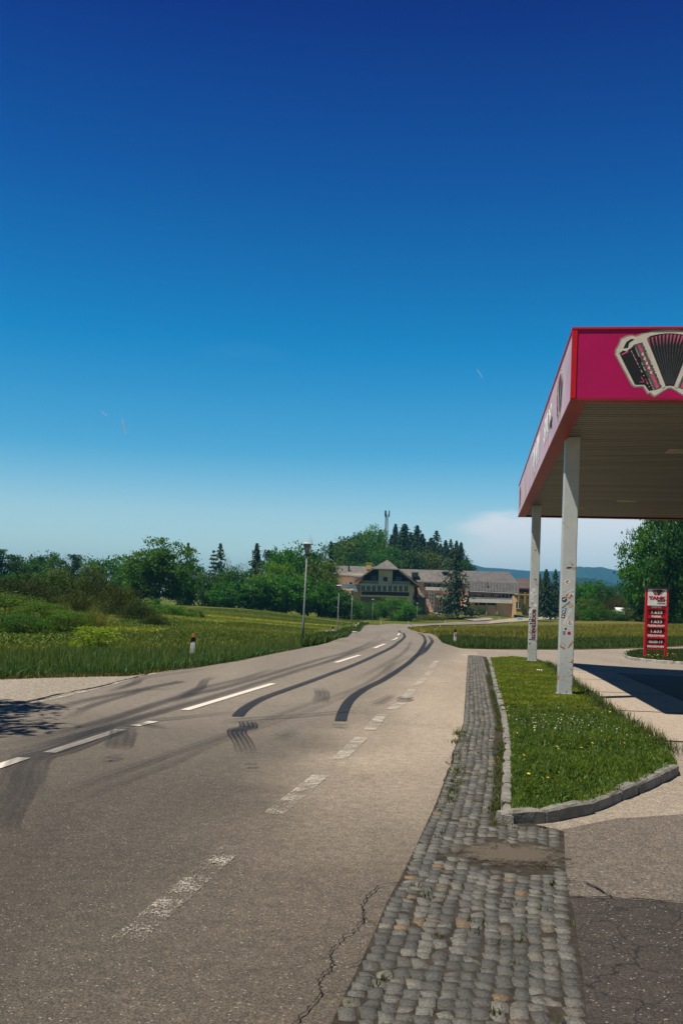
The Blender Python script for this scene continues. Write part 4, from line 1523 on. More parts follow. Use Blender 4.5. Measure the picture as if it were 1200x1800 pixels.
# ------------------------------------------------------------------ roadside posts
M_post = simple('post_white', (.70, .70, .66), .5, .12, 5, dirt=(.30, .26, .2), dirt_amt=.4)
M_pk = simple('post_black', (.015, .015, .018), .45, .2)
M_refl = simple('red_reflector', (.55, .03, .03), .3, .1)
M_refo = simple('orange_reflector', (.65, .18, .03), .3, .1)
M_yel = simple('yellow_marker', (.62, .50, .04), .5, .1)


def post(px, top, base, label, refl=None, stake=None, blackcap=True, tilt=0.0):
    p = at(px, base)
    H = PD(px, top, p.y).z - p.z
    if stake:
        root = empty('marker_stake', p)
        tag(root, label, 'marker stake', 'yellow marker stakes in the field edge')
        MB().tube([(0, 0, -.1), (0, 0, H * .72)], .04, 8).build('stake', M_steel, root)
        MB().box((0, 0, H * .85), (.16, .10, H * .32), ch=.01).build('marker_head', M_yel, root)
        return
    w, d_ = .15, .10
    root = empty('delineator_post', p, 0)
    root.rotation_euler = (0, R(tilt), 0)
    tag(root, label, 'delineator post', 'delineator posts along the road')
    z1 = H * (.80 if blackcap else .93)
    MB().prism([(-w / 2, -.15), (w / 2, -.15), (w * .42, z1), (-w * .42, z1 - .04)], 'y', -d_ / 2, d_ / 2).build('body', M_post, root)
    MB().prism([(-w * .45, z1 - .035), (w * .45, z1 + .005), (w * .42, H - .04), (w * .2, H), (-w * .3, H - .02), (-w * .43, H - .08)], 'y', -d_ / 2 - .004, d_ / 2 + .004).build('cap', M_pk if blackcap else M_post, root)
    if refl:
        MB().box((0, -d_ / 2 - .008, z1 - .16 if refl == 'r' else H + .03), (.07, .012, .18) if refl == 'r' else (.07, .06, .10), ch=.004).build('reflector', M_refl if refl == 'r' else M_refo, root)


post(337.5, 1119, 1159, 'black capped post with orange reflector in tall grass, leftmost and nearest', 'o', tilt=2)
post(584.5, 1102, 1118, 'white black capped post beside the pale culvert slab')
post(625, 1093.5, 1107.5, 'white black capped post left of the bend, third along the left verge')
post(629, 1091, 1101, 'slim white post just behind another at the left of the bend')
post(641.5, 1089.5, 1097, 'tiny white post at the left bend before the bushes')
post(669, 1091, 1097, 'tiny white post on the outside of the bend before the round bush', blackcap=False)
post(717.5, 1091.5, 1095.5, 'tiny white post on the outer verge below the brushwood', blackcap=False)
post(722, 1097, 1103.5, 'small white post at the inner tip of the bend')
post(731, 1099, 1106.5, 'small post with red reflector at the inner bend', 'r', blackcap=False)
post(763, 1102, 1113, 'leaning black capped post with red reflector on inner verge', 'r', tilt=6)
post(798.5, 1105.5, 1132.5, 'tall black capped post with red reflector beside the road at right', 'r', tilt=1)
post(773, 1098.5, 1104.5, 'faint white post in the field behind the leaning post', blackcap=False)
post(782, 1090, 1094.5, 'tiny white post beyond the road below the dark conifer', blackcap=False)
post(877, 1084.5, 1088.5, 'tiny white post beside the far road under the right wing', blackcap=False)
post(896, 1091, 1095, 'tiny white post on the near side of the far road', blackcap=False)
post(767, 1102.5, 1108, 'yellow marker stake beside the leaning red reflector post', stake=1)
post(799, 1100, 1105.5, 'yellow marker stake right behind the tall reflector post', stake=1)
post(832, 1098.5, 1104, 'yellow marker stake alone at the middle of the field edge', stake=1)
post(900, 1094, 1099, 'yellow marker stake nearest the canopy columns', stake=1)
# small pale-blue board by the far road
p = at(913, 1093)
bd = tag(empty('notice_board', p), 'small pale blue notice board beside the far road', 'notice board')
MB().box((0, 0, .75), (1.15, .05, .62), ch=.01).build('board', simple('pale_blue_board', (.30, .52, .55), .5, .2, 4), bd)
for s in (-1, 1):
    MB().tube([(s * .45, .04, -.1), (s * .45, .04, 1.0)], .03, 6).build('leg', M_steel, bd)
# culvert slab and drive edges
p = at(600, 1112)
sl = MB().box((0, 0, .04), (2.4, .8, .16), ch=.03)
o = sl.build('culvert_slab', simple('pale_concrete', (.50, .46, .40), .8, .2, 3))
o.location = p
o.rotation_euler = (0, 0, R(25))
tag(o, 'pale concrete culvert slab in the grass beside the second lamp post', 'slab')


# ------------------------------------------------------------------ hotel: left wing, gabled house, middle wing, right wing
def HX(px, py, d=266):
    q = PD(px, py, d)
    return q.x, q.z


M_beige = simple('beige_render', (.78, .67, .49), .85, .12, .3, .2, 8, dirt=(.3, .23, .15), dirt_amt=.3)
M_peach = simple('peach_render', (.78, .50, .34), .85, .10, .3, .2, 8, dirt=(.36, .24, .17), dirt_amt=.3)
M_rosew = simple('rose_render', (.34, .20, .15), .85, .12, .3)
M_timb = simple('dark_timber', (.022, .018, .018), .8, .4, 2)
M_brn = simple('brown_boards', (.060, .028, .020), .75, .3, 2)
M_rail = simple('grey_slats', (.30, .31, .30), .6, .15, 1.5)
M_wb = simple('white_balcony', (.66, .62, .57), .6, .12, .8)
M_glass = simple('window_glass', (.016, .020, .025), .12, .3, .5, spec=.3)
M_shade = simple('shaded_plinth', (.20, .17, .13), .85, .2, .5)  # beige render darkened, shade put into the colour
M_yelw = simple('yellow_render', (.55, .38, .12), .85, .1, .4)


def roofmat(name, c0, c1, c2):
    m, N, b = new_mat(name)
    v = N.n('ShaderNodeTexCoord').outputs['Object']
    f = N.noise(v, .5, 6, .75, .6)
    r = N.n('ShaderNodeValToRGB', {0: f})
    e = r.color_ramp.elements
    e[0].position, e[0].color = .3, c0 + (1,)
    e[1].position, e[1].color = .72, c2 + (1,)
    q = e.new(.5)
    q.color = c1 + (1,)
    g = N.remap(N.noise(v, 3.5, 4, .7), .3, .7)
    c = N.mix(g, N.mix(1, r.outputs[0], (.6, .6, .6), 'MULTIPLY'), N.mix(1, r.outputs[0], (1.3, 1.3, 1.3), 'MULTIPLY'))
    setc(N, b, 'Base Color', c)
    b.inputs['Roughness'].default_value = .85
    w = N.n('ShaderNodeTexWave', {'Vector': v, 'Scale': 1.6, 'Distortion': 2.0}, bands_direction='Z').outputs[1]
    bp = N.n('ShaderNodeBump', {'Strength': .5, 'Distance': .08, 'Height': N.math('ADD', w, g)})
    N.nt.links.new(bp.outputs[0], b.inputs['Normal'])
    return m


M_roof = roofmat('weathered_shingle', (.090, .082, .072), (.145, .132, .116), (.205, .188, .165))
M_roof2 = roofmat('grey_slate', (.085, .08, .08), (.12, .112, .108), (.155, .145, .135))
M_roof3 = roofmat('brown_tile', (.07, .048, .04), (.10, .066, .054), (.13, .09, .07))

hroot = at(720, 1082)
hot = empty('hotel', (HX(680, 1080)[0], 262, -.5))
tag(hot, 'long alpine hotel with gabled front house and grey shingle roofs below the wooded hill', 'hotel')


def part(mb, name, mats, parent=None, root=None):
    root = root or hot
    me = mb.mesh(name, mats)
    me.transform(Matrix.Translation(-root.location))
    return link(name, me, parent or root)


def slab(mb, P, th, mi=0):
    """roof plane from a 3D polygon, given thickness downwards"""
    n = len(P)
    lo = [(p[0], p[1], p[2] - th) for p in P]
    mb.add(list(P) + lo, [tuple(range(n)), tuple(range(2 * n - 1, n - 1, -1))] + [(i, (i + 1) % n, (i + 1) % n + n, i + n) for i in range(n)], mi)


def H3(px, py, d):
    q = PD(px, py, d)
    return (q.x, q.y, q.z)


def wbox(mb, px0, px1, py0, py1, d0, d1, mi=0, zlow=None):
    x0, z1 = HX((px0 + px0) / 2, (py0 + py1) / 2, d0)[0], HX((px0 + px1) / 2, py0, d0)[1]
    x1, z0 = HX(px1, (py0 + py1) / 2, d0)[0], HX((px0 + px1) / 2, py1, d0)[1]
    if zlow is not None:
        z0 = zlow
    mb.span(x0, x1, d0, d1, z0, z1, mi)
    return x0, x1, z0, z1


def window(px0, px1, py0, py1, d, nx=2, ny=1, root=None, fw=.09, frame=None, name='window'):
    mb = MB()
    x0, z1 = HX(px0, (py0 + py1) / 2, d)[0], HX((px0 + px1) / 2, py0, d)[1]
    x1, z0 = HX(px1, (py0 + py1) / 2, d)[0], HX((px0 + px1) / 2, py1, d)[1]
    y0, y1 = d - .12, d + .10
    mb.span(x0, x0 + fw, y0, y1, z0, z1)
    mb.span(x1 - fw, x1, y0, y1, z0, z1)
    mb.span(x0 + fw, x1 - fw, y0, y1, z0, z0 + fw)
    mb.span(x0 + fw, x1 - fw, y0, y1, z1 - fw, z1)
    for i in range(1, nx):
        x = x0 + (x1 - x0) * i / nx
        mb.span(x - fw / 2, x + fw / 2, y0 + .02, y1, z0 + fw, z1 - fw)
    for i in range(1, ny):
        z = z0 + (z1 - z0) * i / ny
        mb.span(x0 + fw, x1 - fw, y0 + .03, y1, z - fw / 2, z + fw / 2)
    w = part(mb, name, frame or M_white, None, root)
    mb = MB()
    mb.span(x0 + fw, x1 - fw, d - .01, d + .015, z0 + fw, z1 - fw)
    part(mb, 'pane', M_glass, w, root)
    return w


dC = 258.0
# gabled house
mb = MB()
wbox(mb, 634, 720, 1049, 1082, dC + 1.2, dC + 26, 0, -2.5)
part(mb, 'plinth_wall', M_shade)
mb = MB()
wbox(mb, 633, 721.5, 1026, 1050, dC, dC + 26)
part(mb, 'bay_wall', M_beige)
mb = MB()
wbox(mb, 635, 718.5, 1040.2, 1046.6, dC - .12, dC - .003)
part(mb, 'timber_band', M_brn)
for k in range(9):
    x0 = 634.6 + k * 9.43
    window(x0, x0 + 6.6, 1029.2, 1040, dC - .1, 2, 1, fw=.075)
mb = MB()
wbox(mb, 634.5, 664.5, 1020.5, 1026, dC - .25, dC + .2)
wbox(mb, 690.5, 720.5, 1021.5, 1027, dC - .25, dC + .2)
part(mb, 'balcony_rail', M_rail)
mb = MB()
g = [H3(629, 1026, dC + 1.6), H3(655, 999.5, dC + 1.6), H3(700, 1000.5, dC + 1.6), H3(727, 1028, dC + 1.6)]
slabp = [(p[0], p[2]) for p in g]
mb.prism(slabp, 'y', dC + 1.4, dC + 1.7)
part(mb, 'gable_wall', M_timb)
mb = MB()
wbox(mb, 665, 689.5, 1002, 1027.5, dC + .2, dC + 1.39)
part(mb, 'gable_panel', M_beige)
window(673.5, 680.5, 1014.5, 1021.5, dC + .1, 2, 1, fw=.12, frame=M_timb)
window(652.5, 661.5, 1012.5, 1021, dC + 1.3, 2, 2, fw=.10, frame=M_rail)
window(695.5, 704.5, 1014.5, 1022, dC + 1.3, 2, 2, fw=.10, frame=M_rail)
mb = MB()
A = H3(680.5, 984, dC + 4)
Ab = (A[0], dC + 26, A[2])
Lh, Rh = H3(654.5, 998.8, dC - 1.6), H3(700, 999.8, dC - 1.6)
Le, Re = H3(623.5, 1021.5, dC - 1.6), H3(738, 1029.5, dC - 1.6)
Leb, Reb = (Le[0], dC + 26, Le[2]), (Re[0], dC + 26, Re[2])
slab(mb, [A, Lh, Rh], .4)
slab(mb, [A, Ab, Leb, Lh], .4)
slab(mb, [Lh, Leb, Le], .4)
slab(mb, [A, Rh, Reb, Ab], .4)
slab(mb, [Rh, Re, Reb], .4)
roof = part(mb, 'roof', M_roof)
mb = MB()
wbox(mb, 655, 699.5, 999.2, 1000.8, dC - 1.7, dC - 1.45)
part(mb, 'gutter', M_steel, roof)
xa_, xb_ = HX(721.6, 1050, dC)[0], HX(733, 1050, dC + 20)[0]
mb = MB()                                                      # right flank turns away from the sun
mb.prism([(xa_, dC + .4), (xb_, dC + 20), (xa_ - 1, dC + 20), (xa_ - 1, dC + .4)], 'z', -2.5, HX(727, 1029, dC + 10)[1])
part(mb, 'side_wall', M_beige)
# left wing
dL = 268.0
mb = MB()
wbox(mb, 573, 662, 1008, 1070, dL, dL + 11, 0, -2.5)
part(mb, 'left_wing_wall', M_beige)
mb = MB()
r0, r1 = H3(573, 993.5, dL + 5.5), H3(662, 996.5, dL + 5.5)
e0, e1 = H3(560.5, 1008.5, dL - 1), H3(664, 1015.5, dL - 1)
b0, b1 = (e0[0], dL + 12.5, e0[2]), (e1[0], dL + 12.5, e1[2])
slab(mb, [r0, e0, e1, r1], .35)
slab(mb, [r0, r1, b1, b0], .35)
slab(mb, [r0, b0, e0], .35)
rl = part(mb, 'left_wing_roof', M_roof)
mb = MB()
wbox(mb, 643.5, 652.5, 990.5, 1001, dL + 3, dL + 4.2)
wbox(mb, 642.8, 653.2, 989.5, 990.6, dL + 2.9, dL + 4.3)
part(mb, 'chimney', M_yelw, rl)
mb = MB()
wbox(mb, 611.5, 614.5, 995, 1004, dL + 2, dL + 2.6)
part(mb, 'vent_pipe', M_dkmetal, rl)
window(614, 618.5, 1024, 1027.5, dL - .02, 1, 1, frame=M_dkmetal)
mb = MB()
wbox(mb, 601, 634, 1035, 1070, dC + 2, dL - .01, 0, -2)
part(mb, 'terrace_block', M_peach)
mb = MB()
wbox(mb, 601, 633, 1026.5, 1034.9, dC + 2.1, dC + 2.25)
part(mb, 'terrace_glass', simple('blue_glass', (.16, .22, .26), .15, .3, .4, spec=.6))
mb = MB()
wbox(mb, 616, 630, 1034, 1040, dC + .8, dC + 2)
part(mb, 'terrace_awning', M_rail)
# middle wing
dM = 268.0
mb = MB()
wbox(mb, 733.1, 824, 1020, 1080, dM, dM + 11, 0, -2)
part(mb, 'middle_wing_wall', M_peach)
mb = MB()
r0, r1 = H3(700, 1000.2, dM + 5.5), H3(828, 1003.5, dM + 5.5)
e0, e1 = H3(735, 1022, dM - 1), H3(828, 1026, dM - 1)
b0, b1 = (r0[0], dM + 12.5, e0[2]), (e1[0], dM + 12.5, e1[2])
slab(mb, [r0, e0, e1, r1], .35)
slab(mb, [r0, r1, b1, b0], .35)
rm = part(mb, 'middle_wing_roof', M_roof)
mb = MB()
wbox(mb, 777, 790, 1002, 1005.5, dM + 2.5, dM + 5)
part(mb, 'roof_vent', M_steel, rm)
mb = MB()
wbox(mb, 724, 735, 1006, 1014, dM - .5, dM + 2)
part(mb, 'chimney', M_dkmetal, rm)
mb = MB()
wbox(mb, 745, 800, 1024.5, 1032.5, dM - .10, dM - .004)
part(mb, 'dark_upper_wall', M_timb)  # upper wall covered by a dark sheet below the eaves
for x0 in (746.5, 756, 763, 776, 786):
    window(x0, x0 + 5, 1026, 1031.5, dM - .14, 2, 1, fw=.1, frame=M_rail)
mb = MB()
wbox(mb, 748, 797, 1032.3, 1038, dM - 1.6, dM - .005)
part(mb, 'white_balcony', M_wb)
mb = MB()
wbox(mb, 764, 798, 1047, 1052, dM - 2.2, dM - .005)
part(mb, 'porch_roof', M_wb)
for x0, x1, n in ((767.5, 780, 3), (782, 797, 2)):
    window(x0, x1, 1057.5, 1073.5, dM - .1, n, 2, fw=.22, name='glass_door')
mb = MB()                                                      # white steel stair frame
for x in (753.5, 757.5, 762):
    wbox(mb, x - .5, x + .5, 1038.5, 1074, dM - 2.6, dM - 2.4)
for y in (1043, 1049, 1056, 1063):
    wbox(mb, 752, 764, y, y + 1.2, dM - 2.6, dM - 1.0)
a, c = H3(738, 1040, dM - 2.7), H3(752, 1060, dM - 2.7)
mb.tube([a, c], .16, 6)
part(mb, 'steel_stair', simple('grey_steel_paint', (.30, .32, .33), .5, .2))
mb = MB()
wbox(mb, 733, 746, 1046, 1050, dM - 4, dM - .1)
part(mb, 'side_balcony', M_rail)
mb = MB()
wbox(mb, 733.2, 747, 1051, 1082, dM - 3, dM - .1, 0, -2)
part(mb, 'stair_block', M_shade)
# right wing with the steep mansard
dR = 262.0
mb = MB()
wbox(mb, 821, 901.5, 1036, 1052, dR + .6, dR + 14)
part(mb, 'right_upper_wall', M_rosew)
mb = MB()
wbox(mb, 818, 901.5, 1051, 1084, dR, dR + 14, 0, -.8)
part(mb, 'right_lower_wall', M_peach)
mb = MB()
wbox(mb, 819, 900, 1051.5, 1059.5, dR - 1.0, dR - .004)
wbox(mb, 819, 900, 1050.8, 1051.4, dR - 1.05, dR + .5)
part(mb, 'white_balcony', M_wb)
mb = MB()
wbox(mb, 900.3, 903, 1047.5, 1084, dR - 1.1, dR + .5, 0, -.8)
for x in (833, 840.5, 854.5, 873):
    wbox(mb, x - .6, x + .6, 1059.6, 1080, dR - .5, dR - .003)
part(mb, 'pilaster', M_peach)
for x0, x1, n in ((822, 828, 2), (832.5, 838, 2), (844.5, 851, 2), (861, 868.5, 2), (875, 880, 1), (881, 886.5, 1), (887.5, 893, 1), (894, 899.5, 1)):
    window(x0, x1, 1043.5, 1050.6, dR + .5, n, 1, fw=.12, frame=M_rail)
for x0, x1 in ((834, 839), (842, 853), (856, 871)):
    window(x0, x1, 1059.8, 1063.8, dR - .1, 3, 1, fw=.08, frame=M_dkmetal)
mb = MB()
r0, r1 = H3(819, 1003.2, dR + 7), H3(894, 1005.5, dR + 7)
k0, k1 = H3(819, 1021, dR + 1.2), H3(911, 1025.5, dR + 1.2)
m0, m1 = H3(819, 1037.5, dR - .6), H3(911, 1041.8, dR - .6)
k1b = (k1[0], dR + 13, k1[2])
slab(mb, [r0, k0, k1, r1], .3)
slab(mb, [r1, k1, k1b], .3)
slab(mb, [r0, r1, k1b, (k0[0], dR + 13, k0[2])], .3)
slab(mb, [k0, m0, m1, k1], .3)
m1b = (m1[0], dR + 14.5, m1[2])
slab(mb, [k1, m1, m1b, k1b], .3)
rr = part(mb, 'mansard_roof', M_roof2)
mb = MB()
n = 17
for i in range(n + 1):
    t = i / n
    a = Vector(k0).lerp(Vector(k1), t)
    c = Vector(m0).lerp(Vector(m1), t)
    mb.tube([a + Vector((0, -.05, .03)), c + Vector((0, -.05, .03))], .10, 4)
part(mb, 'roof_seam', M_roof2, rr)
mb = MB()
mb.tube([Vector(m0) + Vector((0, -.1, -.25)), Vector(m1) + Vector((0, -.1, -.25))], .14, 6)
part(mb, 'gutter', M_steel, rr)
window(854, 857, 1024, 1029, dR + .0, 1, 1, fw=.1, frame=M_rail)

# yellow farmhouse behind the columns
fh = empty('farmhouse', (HX(930, 1080, 282)[0], 282, .5))
tag(fh, 'yellow farmhouse with brown roof and timber balcony, half hidden behind the columns', 'house')
dF = 282
mb = MB()
wbox(mb, 907, 954, 1031, 1086, dF, dF + 12, 0, -.5)
part(mb, 'wall', M_yelw, None, fh)
mb = MB()
r0, r1 = H3(911, 1016, dF + 6), H3(950, 1017.5, dF + 6)
e0, e1 = H3(903, 1033, dF - 1.2), H3(958, 1035, dF - 1.2)
b0, b1 = (e0[0], dF + 13, e0[2]), (e1[0], dF + 13, e1[2])
slab(mb, [r0, e0, e1, r1], .35)
slab(mb, [r0, r1, b1, b0], .35)
slab(mb, [r0, b0, e0], .35)
slab(mb, [r1, e1, b1], .35)
part(mb, 'roof', M_roof3, None, fh)
mb = MB()
wbox(mb, 908, 953, 1034, 1042, dF - .3, dF - .004)
part(mb, 'timber_storey', M_timb, None, fh)
mb = MB()
wbox(mb, 907, 953, 1044.5, 1046.3, dF - 2, dF - .005)
for x in (911, 922, 936, 949):
    wbox(mb, x - .5, x + .5, 1041, 1070, dF - 2, dF - 1.7)
part(mb, 'balcony', M_yelw, None, fh)
for x0, x1, y0, y1 in ((913, 920, 1047, 1054), (926, 932, 1047, 1054), (940, 946, 1047, 1054), (905.5, 914, 1057, 1070), (918, 923, 1060, 1068)):
    window(x0, x1, y0, y1, dF - .08, 2, 1, fh)
# pale green skip by the road
p = at(955, 1083)
sk = empty('skip_container', (PD(955, 1080, 262).x, 262, PD(955, 1081, 262).z))
tag(sk, 'pale green skip container by the far road between the columns', 'container')
MB().prism([(-1.75, 0), (1.65, 0), (1.85, 1.9), (-1.85, 1.9)], 'y', -1.0, 1.0).build('body', simple('pale_green_paint', (.22, .36, .27), .6, .15, 2), sk)
MB().span(-1.9, 1.9, -1.05, 1.05, 1.9, 2.02).build('rim', M_rail, sk)
mb = MB()
for x in (-1.2, -.4, .4, 1.2):
    mb.span(x - .05, x + .05, -1.08, -1.0, .1, 1.88)
mb.build('rib', simple('pale_green_rib', (.20, .33, .25), .6), sk)

# telecom mast on the hill
dT = 405
bx, bz = HX(677.2, 975, dT)
tz = HX(678, 897, dT)[1]
gz = zg(bx, dT) - .5
mast = empty('telecom_mast', (bx, dT, gz))
tag(mast, 'tall lattice telecom mast rising from the wooded hill behind the gable', 'mast')
H = tz - gz
M_mast = simple('mast_steel', (.16, .19, .21), .5, .2, 2)
mb = MB()
legs = []
for k in range(3):
    a = k * 2.094 + .4
    f = lambda z, a=a: Vector((math.cos(a) * (.95 - .45 * z / H), math.sin(a) * (.95 - .45 * z / H), z))
    legs.append(f)
    mb.tube([f(0), f(H - 1.5)], [.16, .12], 6)
mb.build('legs', M_mast, mast)
mb = MB()
z = 0.0
while z < H - 3.2:
    for k in range(3):
        mb.tube([legs[k](z), legs[(k + 1) % 3](z + 1.6)], .07, 4)
        mb.tube([legs[k](z + 1.6), legs[(k + 1) % 3](z + 1.6)], .06, 4)
    z += 1.6
mb.build('lattice', M_mast, mast)
for k in range(3):
    a = k * 2.094 - .2
    MB().box((math.cos(a) * 1.0, math.sin(a) * 1.0, H - 1.4), (.42, .42, 2.6), ch=.05).build('antenna', M_dkmetal, mast)

# a white car behind the hedge at the right
cp = PD(1086, 1080, 178)
car = empty('parked_car', (cp.x, cp.y, PD(1087, 1068, 178).z - 1.52), R(82))
tag(car, 'small white parked car half hidden behind the hedge at right', 'car')

MB().prism([(-2.0, .35), (2.0, .35), (2.05, .7), (1.9, .95), (1.1, 1.02), (-1.75, 1.05), (-2.05, .85)], 'y', -.85, .85).build('body', M_white, car)
MB().prism([(-1.6, 1.05), (1.0, 1.02), (.35, 1.52), (-1.1, 1.52)], 'y', -.74, .74).build('cabin', M_white, car)
MB().prism([(-1.45, 1.08), (.85, 1.06), (.30, 1.45), (-1.05, 1.45)], 'y', -.75, .75).build('window', M_glass, car)
for sx in (-1.3, 1.25):
    for sy in (-.8, .8):
        o = MB().lathe([(.12, -.1), (.31, -.1), (.33, -.05), (.33, .05), (.31, .1), (.12, .1)], 18).build('wheel', M_pk, car)
        o.rotation_euler = (math.pi / 2, 0, 0)
        o.location = (sx, sy, .33)


# ------------------------------------------------------------------ vegetation prototypes (unit height 1, unit crown width 1)
M_leaf = foliage('leaf_foliage')
M_needle = foliage('needle_foliage', .08, .7)
M_bark = simple('bark', (.075, .058, .042), .9, .35, 6, .5, 30)
M_birch = simple('pale_bark', (.36, .34, .30), .85, .3, 8)
M_twig = foliage('twig_foliage', .05, .9)


def leaf_quads(C, Nrm, size, asp, r):
    """rhombic leaf clumps at points C facing Nrm"""
    n = len(C)
    a = r.normal(size=(n, 3))
    u = np.cross(Nrm, a)
    u /= np.linalg.norm(u, axis=1)[:, None] + 1e-9
    w = np.cross(Nrm, u)
    s = size[:, None]
    V = np.stack([C - u * s * asp, C - w * s * .55, C + u * s * asp, C + w * s * .55], 1)
    return V.reshape(-1, 3)


def crown_mesh(name, seed, ncl=70, per=75, zc=.55, rz=.45, leaf=.026, sig=.062, lump=.3, hollow=.45, mat=None, zmin=.05, taper=.0):
    r = np.random.default_rng(seed)
    d = r.normal(size=(ncl, 3))
    d /= np.linalg.norm(d, axis=1)[:, None]
    rad = hollow + (1 - hollow) * r.random(ncl) ** .6
    lum = np.array([1 + lump * 1.6 * noise.noise(Vector((v[0] * 1.7 + seed, v[1] * 1.7, v[2] * 1.7))) for v in d])
    rad = rad * lum * .93
    C = np.stack([d[:, 0] * .47 * rad, d[:, 1] * .47 * rad, zc + d[:, 2] * rz * rad], 1)
    sh = 1 - taper * np.clip((C[:, 2] - .3) / .7, 0, 1)
    C[:, 0] *= sh
    C[:, 1] *= sh
    C[:, 2] = np.clip(C[:, 2], zmin + .02, .985)
    L, Nn, T = [], [], []
    for c, dd in zip(C, d):
        k = int(per * r.uniform(.6, 1.4))
        g = r.normal(size=(k, 3)) * np.array([1, 1, .62]) * sig * r.uniform(.7, 1.35)
        L.append(c + g)
        nn = r.normal(size=(k, 3)) * .9 + dd * .35 + np.array([0, 0, .75])
        Nn.append(nn / np.linalg.norm(nn, axis=1)[:, None])
        T.append(np.clip(r.normal(.42, .13, k) + r.normal(0, .17), 0, 1))
    L, Nn, T = np.concatenate(L), np.concatenate(Nn), np.concatenate(T)
    ok = (L[:, 2] > zmin) & (L[:, 2] < 1.01)
    L, Nn, T = L[ok], Nn[ok], T[ok]
    kz = 1 / np.percentile(L[:, 2], 99.7)
    kx = .5 / np.percentile(np.abs(L[:, :2]), 98.5)
    L = L * np.array([kx, kx, kz])
    C = C * np.array([kx, kx, kz])
    V = leaf_quads(L, Nn, leaf * r.uniform(.6, 1.35, len(L)), 1.0, r)
    F = np.arange(len(V)).reshape(-1, 4)
    return np_mesh(name, V, F, mat or M_leaf, np.repeat(T, 4)), C


def trunk_mesh(name, C, seed, r0=.022, top=.75, limbs=16, mat=None, wig=.02):
    rr = random.Random(seed)
    mb = MB()
    pts = [(0, 0, -.03), (0, 0, .03)]
    for i in range(1, 7):
        pts.append((rr.uniform(-wig, wig), rr.uniform(-wig, wig), top * i / 6))
    mb.tube(pts, [r0 * 1.35, r0] + [r0 * (1 - .13 * i) for i in range(1, 7)], 7)
    idx = list(range(len(C)))
    rr.shuffle(idx)
    for i in idx[:limbs]:
        c = Vector(C[i])
        z0 = max(.12, min(top, c.z - .15 - rr.random() * .15))
        p0 = Vector((0, 0, z0))
        m = p0.lerp(c, .5) + Vector((rr.uniform(-.03, .03), rr.uniform(-.03, .03), .02))
        mb.tube([p0, m, c], [r0 * .45, r0 * .28, r0 * .08], 5)
    return mb.mesh(name, mat or M_bark, True)


def conifer_mesh(name, seed, whorls=32, arms=10, width=.5, droop=.35, gap=.0, sprays=10, leaf=.036):
    r = np.random.default_rng(seed)
    L, Nn, T, S_ = [], [], [], []
    for w in range(whorls):
        t = (w + .5) / whorls
        if r.random() < gap:
            continue
        z = .07 + .93 * t
        R0 = width * min(1, (1 - t) * 1.35) ** .85 * r.uniform(.72, 1.12) + .012
        for a in range(arms):
            an = a * 6.283 / arms + r.uniform(-.4, .4) + w
            Rl = R0 * r.uniform(.65, 1.1)
            for s in range(sprays):
                q = (s + r.random()) / sprays
                if q * Rl < .01:
                    continue
                p = np.array([math.cos(an) * Rl * q, math.sin(an) * Rl * q, z - droop * Rl * q * (1.1 - .4 * q) + r.normal(0, .006)])
                p[:2] += r.normal(0, .012 * q, 2)
                L.append(p)
                nn = np.array([math.cos(an) * .4, math.sin(an) * .4, .9]) + r.normal(size=3) * .45
                Nn.append(nn / np.linalg.norm(nn))
                T.append(np.clip(r.normal(.35 + .25 * q, .12), 0, 1))
                S_.append(leaf * (1.15 - .6 * t) * r.uniform(.7, 1.3))
    L, Nn, T, S_ = map(np.array, (L, Nn, T, S_))
    V = leaf_quads(L, Nn, S_, 1.25, r)
    V[:, 2] = np.minimum(V[:, 2], 1.0)
    return np_mesh(name, V, np.arange(len(V)).reshape(-1, 4), M_needle, np.repeat(T, 4))


def branch_mesh(name, seed, depth=5, r0=.014, mat=None, spread=.55, first=.30):
    rr = random.Random(seed)
    mb = MB()

    def grow(p, d, L, r_, k):
        q = p + d * L
        m = p.lerp(q, .5) + Vector((rr.uniform(-1, 1), rr.uniform(-1, 1), rr.uniform(-.3, .5))) * L * .06
        mb.tube([p, m, q], [r_, r_ * .85, r_ * .68], 4 if k < 3 else 6, cap=False)
        if k == 0:
            return
        for _ in range(rr.choice((2, 3, 3)) if k > 1 else 4):
            nd = (d + Vector((rr.gauss(0, spread), rr.gauss(0, spread), rr.gauss(.12, .3)))).normalized()
            grow(q if rr.random() < .7 else m, nd, L * rr.uniform(.55, .82), r_ * .62, k - 1)
    grow(Vector((0, 0, -.02)), Vector((0, 0, 1)), first, r0, depth)
    me = mb.mesh(name, mat or M_birch, True, fix=False)
    n = len(me.vertices)
    co = np.zeros(n * 3, dtype=np.float32)
    me.vertices.foreach_get('co', co)
    co = co.reshape(-1, 3)
    co[:, 2] /= co[:, 2].max()
    w = max(np.abs(co[:, 0]).max(), np.abs(co[:, 1]).max()) * 2
    co[:, :2] /= w
    me.vertices.foreach_set('co', co.ravel())
    me.update()
    return me


